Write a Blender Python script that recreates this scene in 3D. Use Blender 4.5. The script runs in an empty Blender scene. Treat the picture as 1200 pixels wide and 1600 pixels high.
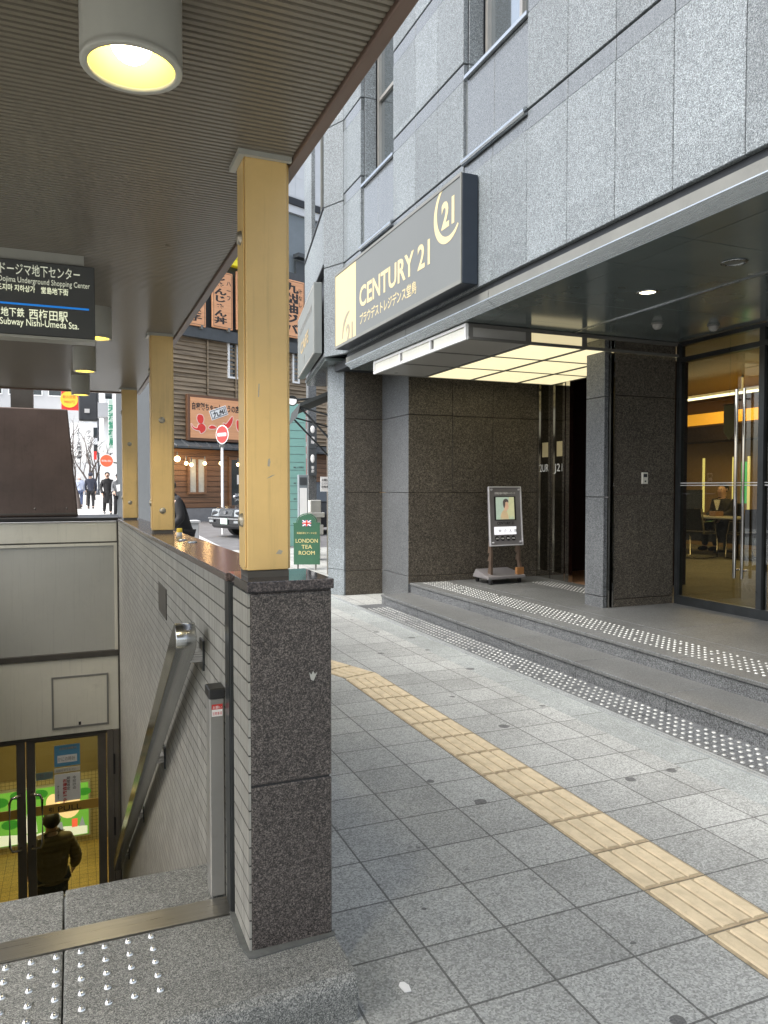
import bpy, bmesh, math, random
from mathutils import Vector, Matrix
random.seed(7)
SC = bpy.context.scene
COL = SC.collection
# ------------------------------------------------------------------ camera
H = 1.5
YAW, PIT, FPX = math.radians(22.45), math.radians(1.86), 1170.0
cd = bpy.data.cameras.new('camera'); cam = bpy.data.objects.new('camera', cd); COL.objects.link(cam)
cd.sensor_fit = 'VERTICAL'; cd.sensor_height = 36.0; cd.lens = 36.0 * FPX / 1600.0
cd.clip_start = 0.05; cd.clip_end = 1500
cam.location = (0, 0, H); cam.rotation_euler = (math.pi / 2 - PIT, 0, -YAW)
SC.camera = cam
# ------------------------------------------------------------------ sky and sun
SUN_EL, SUN_AZ = math.radians(55), math.radians(-98)      # azimuth from +Y towards +X
W = bpy.data.worlds.new('World'); SC.world = W; W.use_nodes = True
nt = W.node_tree; bg = nt.nodes['Background']
sky = nt.nodes.new('ShaderNodeTexSky'); sky.sky_type = 'NISHITA'; sky.sun_disc = False
sky.sun_elevation = SUN_EL; sky.sun_rotation = SUN_AZ
sky.air_density = 1.0; sky.dust_density = 4.0; sky.ozone_density = 1.0
hs = nt.nodes.new('ShaderNodeHueSaturation'); hs.inputs['Saturation'].default_value = 0.5
nt.links.new(sky.outputs[0], hs.inputs['Color']); nt.links.new(hs.outputs[0], bg.inputs[0])
bg.inputs[1].default_value = 0.15
sd = bpy.data.lights.new('sun', 'SUN'); so = bpy.data.objects.new('sun', sd); COL.objects.link(so)
sd.energy = 1.1; sd.angle = math.radians(40); sd.color = (1.0, 0.96, 0.9)
sv = Vector((math.sin(SUN_AZ) * math.cos(SUN_EL), math.cos(SUN_AZ) * math.cos(SUN_EL), math.sin(SUN_EL)))
so.rotation_euler = sv.to_track_quat('Z', 'Y').to_euler()
SC.view_settings.view_transform = 'Standard'; SC.view_settings.look = 'None'
SC.view_settings.exposure = 1.55; SC.view_settings.gamma = 1.0
SC.cycles.max_bounces = 8; SC.cycles.transparent_max_bounces = 16
SC.cycles.sample_clamp_indirect = 6.0

# ------------------------------------------------------------------ picture measuring helpers (points on real planes)
_F = Vector((math.sin(YAW) * math.cos(PIT), math.cos(YAW) * math.cos(PIT), -math.sin(PIT)))
_R = Vector((math.cos(YAW), -math.sin(YAW), 0)); _U = _R.cross(_F)
def ray(x, y): return _F + _R * ((x - 600) / FPX) + _U * ((800 - y) / FPX)
def onY(x, y, v): d = ray(x, y); return Vector((0, 0, H)) + d * (v / d.y)
def onX(x, y, v): d = ray(x, y); return Vector((0, 0, H)) + d * (v / d.x)
def onP(x, y, p, n):
    d = ray(x, y); o = Vector((0, 0, H)); p = Vector(p); n = Vector(n)
    return o + d * ((p - o).dot(n) / d.dot(n))
def gz(y): return 0.0 if y < 13 else 0.02 * (y - 13)      # the street rises gently away

# ------------------------------------------------------------------ materials
def _new(name):
    m = bpy.data.materials.new(name); m.use_nodes = True
    nt = m.node_tree; return m, nt, nt.nodes['Principled BSDF']
def nd(nt, t, **kw):
    n = nt.nodes.new('ShaderNode' + t)
    for k, v in kw.items():
        if k.startswith('i_'):
            key = k[2:].replace('_', ' '); n.inputs[int(key) if key.isdigit() else key].default_value = v
        else: setattr(n, k, v)
    return n
def ramp(nt, stops, interp='LINEAR'):
    r = nt.nodes.new('ShaderNodeValToRGB'); cr = r.color_ramp; cr.interpolation = interp
    while len(cr.elements) < len(stops): cr.elements.new(0.5)
    for e, (p, c) in zip(cr.elements, stops): e.position = p; e.color = (*c, 1)
    return r
def pos(nt): return nt.nodes.new('ShaderNodeNewGeometry').outputs['Position']
def math_(nt, op, a, b=None):
    n = nt.nodes.new('ShaderNodeMath'); n.operation = op
    for i, v in enumerate((a, b)):
        if v is None: continue
        if isinstance(v, (int, float)): n.inputs[i].default_value = v
        else: nt.links.new(v, n.inputs[i])
    return n.outputs[0]
def mixc(nt, fac, a, b, mode='MIX'):
    n = nt.nodes.new('ShaderNodeMix'); n.data_type = 'RGBA'; n.blend_type = mode
    for s, v in ((0, fac), (6, a), (7, b)):
        if isinstance(v, (int, float)): n.inputs[s].default_value = v
        elif isinstance(v, tuple): n.inputs[s].default_value = (*v, 1)
        else: nt.links.new(v, n.inputs[s])
    return n.outputs[2]
def bump(nt, h, strength, dist, bsdf):
    b = nt.nodes.new('ShaderNodeBump'); b.inputs['Strength'].default_value = strength; b.inputs['Distance'].default_value = dist
    nt.links.new(h, b.inputs['Height']); nt.links.new(b.outputs[0], bsdf.inputs['Normal'])
def plain(name, c, rough=0.5, metal=0.0, var=0.12, scale=6.0, bmp=0.0, bscale=80.0, spec=0.5, dirt=0.0, streak=0.0):
    m, nt, b = _new(name); P = pos(nt)
    nz = nd(nt, 'TexNoise', i_Scale=scale, i_Detail=6.0, i_Roughness=0.65); nt.links.new(P, nz.inputs['Vector'])
    lo = tuple(max(0, x * (1 - var)) for x in c); hi = tuple(min(1, x * (1 + var)) for x in c)
    r = ramp(nt, [(0.3, lo), (0.7, hi)]); nt.links.new(nz.outputs['Fac'], r.inputs[0]); out = r.outputs[0]
    if dirt:
        n2 = nd(nt, 'TexNoise', i_Scale=scale * 2.3, i_Detail=8.0, i_Roughness=0.8); nt.links.new(P, n2.inputs['Vector'])
        r2 = ramp(nt, [(0.56, (0, 0, 0)), (0.72, (1, 1, 1))]); nt.links.new(n2.outputs['Fac'], r2.inputs[0])
        f = math_(nt, 'MULTIPLY', r2.outputs[0], dirt); out = mixc(nt, f, out, tuple(x * 0.35 for x in c))
    if streak:                                                # run marks and drips down painted metal
        mp = nd(nt, 'Mapping'); mp.inputs['Scale'].default_value = (34, 34, 1.3); nt.links.new(P, mp.inputs[0])
        n4 = nd(nt, 'TexNoise', i_Scale=1.0, i_Detail=7.0, i_Roughness=0.72); nt.links.new(mp.outputs[0], n4.inputs['Vector'])
        r4 = ramp(nt, [(0.54, (0, 0, 0)), (0.74, (1, 1, 1))]); nt.links.new(n4.outputs['Fac'], r4.inputs[0])
        out = mixc(nt, math_(nt, 'MULTIPLY', r4.outputs[0], streak), out, tuple(x * 0.4 for x in c))
    nt.links.new(out, b.inputs['Base Color'])
    b.inputs['Metallic'].default_value = metal; b.inputs['Specular IOR Level'].default_value = spec
    rr = nd(nt, 'MapRange'); rr.inputs[3].default_value = max(0.02, rough - 0.07); rr.inputs[4].default_value = min(1, rough + 0.07)
    nt.links.new(nz.outputs['Fac'], rr.inputs[0]); nt.links.new(rr.outputs[0], b.inputs['Roughness'])
    if bmp:
        n3 = nd(nt, 'TexNoise', i_Scale=bscale, i_Detail=3.0); nt.links.new(P, n3.inputs['Vector']); bump(nt, n3.outputs['Fac'], bmp, 0.01, b)
    return m
def emit(name, c, s, base=None):
    m, nt, b = _new(name); b.inputs['Base Color'].default_value = (*(base or c), 1)
    b.inputs['Emission Color'].default_value = (*c, 1); b.inputs['Emission Strength'].default_value = s; return m
def granite(name, dark, mid, light, scale=75, rough=0.6, bmp=0.3, spec=0.4, big=0.15, stain=0.0, panel=None):
    m, nt, b = _new(name); P = pos(nt)
    v = nd(nt, 'TexVoronoi', i_Scale=scale * 1.5); nt.links.new(P, v.inputs['Vector'])
    sx = nd(nt, 'SeparateColor'); nt.links.new(v.outputs['Color'], sx.inputs[0])
    n1 = nd(nt, 'TexNoise', i_Scale=scale, i_Detail=3.0, i_Roughness=0.75); nt.links.new(P, n1.inputs['Vector'])
    n0 = nd(nt, 'TexNoise', i_Scale=scale * 0.35, i_Detail=2.0); nt.links.new(P, n0.inputs['Vector'])
    nn_ = math_(nt, 'ADD', math_(nt, 'MULTIPLY', math_(nt, 'SUBTRACT', n1.outputs['Fac'], 0.5), 2.1), math_(nt, 'MULTIPLY', math_(nt, 'SUBTRACT', n0.outputs['Fac'], 0.5), 0.5))
    f = math_(nt, 'ADD', math_(nt, 'MULTIPLY', math_(nt, 'SUBTRACT', sx.outputs[0], 0.5), 0.42), math_(nt, 'ADD', nn_, 0.5))
    r = ramp(nt, [(0.24, dark), (0.43, mid), (0.56, mid), (0.78, light)]); nt.links.new(f, r.inputs[0])
    n2 = nd(nt, 'TexNoise', i_Scale=1.6, i_Detail=5.0, i_Roughness=0.6); nt.links.new(P, n2.inputs['Vector'])
    rb = ramp(nt, [(0.3, (1 - big,) * 3), (0.7, (1 + big * 0,) * 3)]); nt.links.new(n2.outputs['Fac'], rb.inputs[0])
    out = mixc(nt, 1.0, r.outputs[0], rb.outputs[0], 'MULTIPLY')
    if panel:
        s_ = nd(nt, 'SeparateXYZ'); nt.links.new(P, s_.inputs[0]); cv = nd(nt, 'CombineXYZ')
        nt.links.new(math_(nt, 'FLOOR', math_(nt, 'DIVIDE', math_(nt, 'SUBTRACT', s_.outputs[1], panel[1]), panel[0])), cv.inputs[1])
        nt.links.new(math_(nt, 'FLOOR', math_(nt, 'DIVIDE', math_(nt, 'SUBTRACT', s_.outputs[2], panel[3]), panel[2])), cv.inputs[2])
        wn = nd(nt, 'TexWhiteNoise'); nt.links.new(cv.outputs[0], wn.inputs['Vector'])
        k = math_(nt, 'ADD', 0.82, math_(nt, 'MULTIPLY', wn.outputs['Value'], 0.3)); kc = nd(nt, 'CombineColor'); [nt.links.new(k, kc.inputs[i]) for i in range(3)]
        out = mixc(nt, 1.0, out, kc.outputs[0], 'MULTIPLY')
    if stain:
        mp = nd(nt, 'Mapping'); mp.inputs['Scale'].default_value = (9, 9, 0.7); nt.links.new(P, mp.inputs[0])
        n4 = nd(nt, 'TexNoise', i_Scale=1.0, i_Detail=6.0, i_Roughness=0.7); nt.links.new(mp.outputs[0], n4.inputs['Vector'])
        r4 = ramp(nt, [(0.5, (0, 0, 0)), (0.75, (1, 1, 1))]); nt.links.new(n4.outputs['Fac'], r4.inputs[0])
        out = mixc(nt, math_(nt, 'MULTIPLY', r4.outputs[0], stain), out, tuple(x * 0.5 for x in mid))
    nt.links.new(out, b.inputs['Base Color']); b.inputs['Roughness'].default_value = rough; b.inputs['Specular IOR Level'].default_value = spec
    if bmp: bump(nt, math_(nt, 'ADD', f, n1.outputs['Fac']), bmp, 0.006, b)
    return m
def grid_lines(nt, co, period, off, width):
    t = math_(nt, 'MODULO', math_(nt, 'ADD', math_(nt, 'SUBTRACT', co, off), period * 1000), period)
    d = math_(nt, 'MINIMUM', t, math_(nt, 'SUBTRACT', period, t))
    return math_(nt, 'LESS_THAN', d, width / 2), math_(nt, 'FLOOR', math_(nt, 'DIVIDE', math_(nt, 'SUBTRACT', co, off), period))
def pavement_mat(name, px, ox, py, oy, base, var=0.2, joint=0.008, gum=True):
    m, nt, b = _new(name); P = pos(nt); s = nd(nt, 'SeparateXYZ'); nt.links.new(P, s.inputs[0])
    lx, ix = grid_lines(nt, s.outputs[0], px, ox, joint); ly, iy = grid_lines(nt, s.outputs[1], py, oy, joint)
    ln = math_(nt, 'MAXIMUM', lx, ly)
    cv = nd(nt, 'CombineXYZ'); nt.links.new(ix, cv.inputs[0]); nt.links.new(iy, cv.inputs[1])
    wn = nd(nt, 'TexWhiteNoise'); nt.links.new(cv.outputs[0], wn.inputs['Vector'])
    n1 = nd(nt, 'TexNoise', i_Scale=190.0, i_Detail=2.0); nt.links.new(P, n1.inputs['Vector'])
    v = nd(nt, 'TexVoronoi', i_Scale=170.0); nt.links.new(P, v.inputs['Vector'])
    sc = nd(nt, 'SeparateColor'); nt.links.new(v.outputs['Color'], sc.inputs[0])
    n2 = nd(nt, 'TexNoise', i_Scale=1.3, i_Detail=7.0, i_Roughness=0.7); nt.links.new(P, n2.inputs['Vector'])
    g = math_(nt, 'ADD', math_(nt, 'MULTIPLY', sc.outputs[0], 0.55), math_(nt, 'MULTIPLY', n1.outputs['Fac'], 0.45))
    r = ramp(nt, [(0.15, tuple(x * 0.55 for x in base)), (0.5, base), (0.85, tuple(min(1, x * 1.5) for x in base))]); nt.links.new(g, r.inputs[0])
    k = math_(nt, 'ADD', 1 - var, math_(nt, 'ADD', math_(nt, 'MULTIPLY', wn.outputs['Value'], var), math_(nt, 'MULTIPLY', math_(nt, 'SUBTRACT', n2.outputs['Fac'], 0.5), 0.8)))
    kc = nd(nt, 'CombineColor'); [nt.links.new(k, kc.inputs[i]) for i in range(3)]
    out = mixc(nt, 1.0, r.outputs[0], kc.outputs[0], 'MULTIPLY')
    if gum:                                                   # trodden chewing gum and dark spots
        v2 = nd(nt, 'TexVoronoi', i_Scale=2.2, i_Randomness=1.0); v2.voronoi_dimensions = '2D'; n5 = nd(nt, 'TexNoise', i_Scale=22.0, i_Detail=3.0); nt.links.new(P, n5.inputs['Vector'])
        w = mixc(nt, 0.035, P, n5.outputs['Color'], 'ADD'); nt.links.new(w, v2.inputs['Vector'])
        s2 = nd(nt, 'SeparateColor'); nt.links.new(v2.outputs['Color'], s2.inputs[0])
        f = math_(nt, 'MULTIPLY', math_(nt, 'LESS_THAN', v2.outputs['Distance'], math_(nt, 'MULTIPLY', s2.outputs[1], 0.085)), math_(nt, 'GREATER_THAN', s2.outputs[0], 0.35))
        out = mixc(nt, math_(nt, 'MULTIPLY', f, 0.75), out, (0.06, 0.06, 0.062))
        v3 = nd(nt, 'TexVoronoi', i_Scale=5.3); v3.voronoi_dimensions = '2D'; nt.links.new(w, v3.inputs['Vector'])
        s3 = nd(nt, 'SeparateColor'); nt.links.new(v3.outputs['Color'], s3.inputs[0])
        f3 = math_(nt, 'MULTIPLY', math_(nt, 'LESS_THAN', v3.outputs['Distance'], math_(nt, 'MULTIPLY', s3.outputs[1], 0.06)), math_(nt, 'GREATER_THAN', s3.outputs[0], 0.5))
        out = mixc(nt, math_(nt, 'MULTIPLY', f3, 0.4), out, (0.09, 0.09, 0.09))
    out = mixc(nt, math_(nt, 'MULTIPLY', ln, 0.75), out, (0.06, 0.06, 0.056))
    nt.links.new(out, b.inputs['Base Color']); b.inputs['Roughness'].default_value = 0.62; b.inputs['Specular IOR Level'].default_value = 0.35
    hgt = math_(nt, 'SUBTRACT', math_(nt, 'MULTIPLY', g, 0.25), ln); bump(nt, hgt, 0.5, 0.004, b)
    return m
def wall_tile_mat(name):
    m, nt, b = _new(name); P = pos(nt); s = nd(nt, 'SeparateXYZ'); nt.links.new(P, s.inputs[0])
    lz, iz = grid_lines(nt, s.outputs[2], 0.0545, 1.205, 0.005); ly, iy = grid_lines(nt, s.outputs[1], 0.105, 2.16, 0.0025)
    cv = nd(nt, 'CombineXYZ'); nt.links.new(iy, cv.inputs[0]); nt.links.new(iz, cv.inputs[1])
    wn = nd(nt, 'TexWhiteNoise'); nt.links.new(cv.outputs[0], wn.inputs['Vector'])
    mp = nd(nt, 'Mapping'); mp.inputs['Scale'].default_value = (1, 190, 6); nt.links.new(P, mp.inputs[0])
    st = nd(nt, 'TexNoise', i_Scale=1.0, i_Detail=4.0); nt.links.new(mp.outputs[0], st.inputs['Vector'])
    n2 = nd(nt, 'TexNoise', i_Scale=1.5, i_Detail=8.0, i_Roughness=0.7); nt.links.new(P, n2.inputs['Vector'])
    mp2 = nd(nt, 'Mapping'); mp2.inputs['Scale'].default_value = (1, 7, 0.35); nt.links.new(P, mp2.inputs[0])
    n3 = nd(nt, 'TexNoise', i_Scale=1.0, i_Detail=6.0, i_Roughness=0.7); nt.links.new(mp2.outputs[0], n3.inputs['Vector'])
    r = ramp(nt, [(0.25, (0.23, 0.22, 0.19)), (0.5, (0.40, 0.39, 0.345)), (0.8, (0.52, 0.51, 0.46))]); nt.links.new(st.outputs['Fac'], r.inputs[0])
    k = math_(nt, 'ADD', 0.48, math_(nt, 'ADD', math_(nt, 'MULTIPLY', wn.outputs['Value'], 0.16), math_(nt, 'MULTIPLY', n2.outputs['Fac'], 0.4)))
    kc = nd(nt, 'CombineColor'); [nt.links.new(k, kc.inputs[i]) for i in range(3)]
    out = mixc(nt, 1.0, r.outputs[0], kc.outputs[0], 'MULTIPLY')
    rs = ramp(nt, [(0.56, (0, 0, 0)), (0.74, (1, 1, 1))]); nt.links.new(n3.outputs['Fac'], rs.inputs[0])
    out = mixc(nt, math_(nt, 'MULTIPLY', rs.outputs[0], 0.5), out, (0.10, 0.095, 0.085))
    out = mixc(nt, math_(nt, 'MULTIPLY', ly, 0.8), out, (0.12, 0.115, 0.10)); out = mixc(nt, math_(nt, 'MULTIPLY', lz, 0.95), out, (0.03, 0.028, 0.024))
    nt.links.new(out, b.inputs['Base Color']); b.inputs['Roughness'].default_value = 0.45; b.inputs['Specular IOR Level'].default_value = 0.4
    hgt = math_(nt, 'SUBTRACT', math_(nt, 'MULTIPLY', st.outputs['Fac'], 0.7), math_(nt, 'MAXIMUM', lz, ly)); bump(nt, hgt, 0.6, 0.004, b)
    return m
def glass(name, tint=(0.9, 0.95, 0.93), refl=1.0, ior=1.5):
    m = bpy.data.materials.new(name); m.use_nodes = True; nt = m.node_tree; nt.nodes.clear()
    o = nt.nodes.new('ShaderNodeOutputMaterial'); t = nd(nt, 'BsdfTransparent'); t.inputs[0].default_value = (*tint, 1)
    g = nd(nt, 'BsdfGlossy'); g.inputs['Roughness'].default_value = 0.01; g.inputs[0].default_value = (0.9, 0.95, 0.95, 1)
    fr = nd(nt, 'Fresnel'); fr.inputs[0].default_value = ior; mx = nd(nt, 'MixShader')
    bf = nt.nodes.new('ShaderNodeNewGeometry').outputs['Backfacing']; nt.links.new(math_(nt, 'MULTIPLY', math_(nt, 'MULTIPLY', fr.outputs[0], refl), math_(nt, 'SUBTRACT', 1.0, bf)), mx.inputs[0]); nt.links.new(t.outputs[0], mx.inputs[1]); nt.links.new(g.outputs[0], mx.inputs[2])
    nt.links.new(mx.outputs[0], o.inputs[0]); return m
def planks(name, c1, c2, rough=0.75):
    m, nt, b = _new(name); tc = nd(nt, 'TexCoord')
    mp = nd(nt, 'Mapping'); mp.inputs['Scale'].default_value = (0.8, 0.8, 14); nt.links.new(pos(nt), mp.inputs[0])
    n = nd(nt, 'TexNoise', i_Scale=1.0, i_Detail=8.0, i_Roughness=0.7); nt.links.new(mp.outputs[0], n.inputs['Vector'])
    r = ramp(nt, [(0.3, c1), (0.68, c2)]); nt.links.new(n.outputs['Fac'], r.inputs[0]); nt.links.new(r.outputs[0], b.inputs['Base Color'])
    b.inputs['Roughness'].default_value = rough; bump(nt, n.outputs['Fac'], 0.4, 0.02, b); return m
def brushed(name, c, rough=0.3, axis=(1, 1, 60)):
    m, nt, b = _new(name); mp = nd(nt, 'Mapping'); mp.inputs['Scale'].default_value = axis; nt.links.new(pos(nt), mp.inputs[0])
    n = nd(nt, 'TexNoise', i_Scale=4.0, i_Detail=5.0); nt.links.new(mp.outputs[0], n.inputs['Vector'])
    rr = nd(nt, 'MapRange'); rr.inputs[3].default_value = rough * 0.7; rr.inputs[4].default_value = rough * 1.35
    nt.links.new(n.outputs['Fac'], rr.inputs[0]); nt.links.new(rr.outputs[0], b.inputs['Roughness'])
    r = ramp(nt, [(0.3, tuple(x * 0.85 for x in c)), (0.7, c)]); nt.links.new(n.outputs['Fac'], r.inputs[0]); nt.links.new(r.outputs[0], b.inputs['Base Color'])
    b.inputs['Metallic'].default_value = 1.0; return m
M = {}
M['stone'] = granite('rough_granite', (0.085, 0.098, 0.105), (0.176, 0.202, 0.215), (0.33, 0.37, 0.385), 115, 0.5, 0.5, 0.4, 0.12, 0.22, (0.5145, 5.02, 0.94, 4.42))
M['stone_pol'] = granite('polished_granite', (0.05, 0.057, 0.059), (0.105, 0.118, 0.121), (0.19, 0.205, 0.205), 150, 0.1, 0, 1.0, 0.1, 0.35)
M['stone_brown'] = granite('brown_granite', (0.022, 0.018, 0.013), (0.085, 0.072, 0.054), (0.20, 0.172, 0.13), 85, 0.45, 0.35, 0.45, 0.25, 0.3)
M['stone_step'] = granite('step_granite', (0.04, 0.043, 0.045), (0.115, 0.122, 0.126), (0.22, 0.23, 0.235), 105, 0.42, 0.18, 0.5, 0.25)
M['tread'] = granite('worn_tread_granite', (0.075, 0.078, 0.076), (0.125, 0.129, 0.126), (0.185, 0.19, 0.185), 130, 0.5, 0.06, 0.4, 0.3)
M['stone_pillar'] = granite('pillar_granite', (0.014, 0.012, 0.011), (0.062, 0.053, 0.048), (0.19, 0.165, 0.148), 215, 0.33, 0.12, 0.5, 0.15)
M['stone_land'] = granite('landing_granite', (0.06, 0.064, 0.06), (0.185, 0.19, 0.18), (0.42, 0.42, 0.39), 260, 0.55, 0.2, 0.4, 0.3)
M['cap'] = granite('polished_cap_granite', (0.015, 0.012, 0.012), (0.05, 0.042, 0.040), (0.12, 0.10, 0.095), 120, 0.05, 0, 0.8, 0.15)
M['coping'] = granite('red_brown_coping', (0.05, 0.036, 0.033), (0.10, 0.076, 0.07), (0.17, 0.13, 0.12), 140, 0.2, 0, 0.45, 0.2)
M['pave'] = pavement_mat('pavement_tiles', 0.30, 1.04, 0.30, 2.165, (0.350, 0.360, 0.342))
M['band'] = pavement_mat('concrete_band', 50.0, 10.0, 0.92, 0.35, (0.285, 0.305, 0.295), 0.12)
M['asphalt'] = plain('asphalt', (0.12, 0.12, 0.122), 0.85, 0, 0.25, 3, 0.5, 120)
M['farpave'] = plain('far_pavement', (0.42, 0.42, 0.41), 0.8, 0, 0.15, 2)
M['yellow_tile'] = plain('tactile_yellow', (0.60, 0.50, 0.335), 0.65, 0, 0.16, 12, 0.35, 220, 0.35, 0.45)
M['tile'] = wall_tile_mat('ribbed_wall_tile')
M['steel'] = brushed('brushed_steel', (0.62, 0.61, 0.59), 0.28)
M['mirror'] = brushed('mirror_steel', (0.60, 0.58, 0.54), 0.05)
M['rail'] = brushed('rail_steel', (0.50, 0.51, 0.50), 0.2, (40, 1, 1))
M['stud'] = plain('stud_metal', (0.62, 0.63, 0.62), 0.2, 0.9, 0.05, 9)
M['stud_white'] = plain('white_stud', (0.40, 0.41, 0.39), 0.4, 0.2, 0.35, 3)
M['darksteel'] = plain('dark_steel', (0.055, 0.06, 0.062), 0.3, 0.6, 0.2, 5)
M['post_grey'] = plain('grey_painted_post', (0.27, 0.265, 0.245), 0.38, 0.3, 0.1, 3, dirt=0.25)
M['soffit'] = plain('dark_enamel_soffit', (0.125, 0.15, 0.145), 0.16, 0.0, 0.12, 1.2, 0, 80, 0.75)
M['fascia'] = plain('grey_fascia', (0.15, 0.153, 0.138), 0.5, 0.0, 0.15, 2.5, dirt=0.3)
M['mirror_dark'] = plain('tinted_mirror', (0.16, 0.15, 0.12), 0.04, 1.0, 0.1)
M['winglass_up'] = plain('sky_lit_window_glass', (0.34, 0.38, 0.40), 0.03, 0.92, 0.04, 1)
M['cafe_grey'] = plain('cafe_sign_grey', (0.17, 0.185, 0.175), 0.45, 0, 0.06, 1.5)
M['drain'] = plain('drain_metal', (0.33, 0.35, 0.35), 0.45, 0.2, 0.15, 9)
M['strip'] = brushed('threshold_steel', (0.50, 0.48, 0.44), 0.3, (1.5, 90, 1))
M['silver'] = brushed('silver_edge', (0.48, 0.51, 0.53), 0.25, (60, 1, 60))
M['gap'] = plain('dark_gap', (0.02, 0.024, 0.028), 0.6, 0, 0.2)
M['ribs'] = plain('ribbed_ceiling', (0.185, 0.162, 0.122), 0.3, 0.0, 0.1, 0.9, 0, 80, 0.6)
M['canopy_brown'] = plain('canopy_brown', (0.15, 0.098, 0.072), 0.4, 0, 0.15, 3)
M['column'] = plain('yellow_column_paint', (0.72, 0.50, 0.20), 0.36, 0, 0.10, 2.2, 0.05, 40, 0.5, 0.22, 0.32)
M['lampgrey'] = plain('lamp_grey', (0.40, 0.395, 0.34), 0.35, 0, 0.05)
M['bulb'] = emit('lamp_bulb', (1.0, 0.93, 0.62), 7)
M['reflector'] = emit('lamp_reflector', (1.0, 0.80, 0.12), 0.30, (0.55, 0.42, 0.08))
M['navy'] = plain('sign_dark_blue', (0.022, 0.03, 0.042), 0.32, 0.2, 0.15, 2)
M['sign_grey'] = plain('sign_face_grey', (0.135, 0.145, 0.142), 0.5, 0.0, 0.05, 0.8, 0, 80, 0.3)
M['cream'] = plain('sign_cream', (0.52, 0.445, 0.265), 0.6, 0, 0.03, 6, 0, 80, 0.2)
M['greyletter'] = plain('sign_grey_letter', (0.26, 0.235, 0.17), 0.6, 0, 0.03)
M['white'] = plain('white_paint', (0.78, 0.78, 0.76), 0.5, 0, 0.05)
M['black'] = plain('black_paint', (0.018, 0.018, 0.018), 0.45, 0, 0.2)
M['panel_beige'] = plain('beige_metal_panel', (0.72, 0.70, 0.60), 0.33, 0.1, 0.07, 1.5, dirt=0.2, streak=0.25)
M['panel_grey'] = plain('frosted_grey_panel', (0.46, 0.46, 0.42), 0.2, 0.1, 0.06, 1.2, dirt=0.12, streak=0.2)
M['frame_dark'] = plain('dark_bronze_frame', (0.09, 0.082, 0.07), 0.4, 0.3, 0.15)
M['door_frame'] = plain('door_aluminium', (0.19, 0.172, 0.15), 0.35, 0.55, 0.1)
M['brown_block'] = plain('brown_metal_duct', (0.088, 0.062, 0.05), 0.5, 0.1, 0.25, 1.5, 0.1, 30, 0.5, 0.45, 0.4)
M['glass'] = glass('clear_glass', (0.86, 0.9, 0.84), 1.0)
M['glass_dim'] = glass('tinted_glass', (0.66, 0.64, 0.52), 2.2)
M['winglass'] = plain('dark_window_glass', (0.02, 0.028, 0.03), 0.03, 0.0, 0.1, 1, 0, 80, 1.0)
M['lit'] = emit('lit_panel', (1.0, 0.88, 0.52), 0.34, (0.8, 0.75, 0.6))
M['lit_side'] = emit('lit_side_panel', (1.0, 0.84, 0.46), 0.22, (0.8, 0.75, 0.6))
M['unlit'] = plain('unlit_panel', (0.36, 0.35, 0.32), 0.3, 0, 0.05)
M['paper'] = plain('white_paper', (0.80, 0.80, 0.78), 0.7, 0, 0.04)
M['grime'] = plain('black_sealant', (0.10, 0.105, 0.10), 0.8, 0, 0.3, 20)
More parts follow.
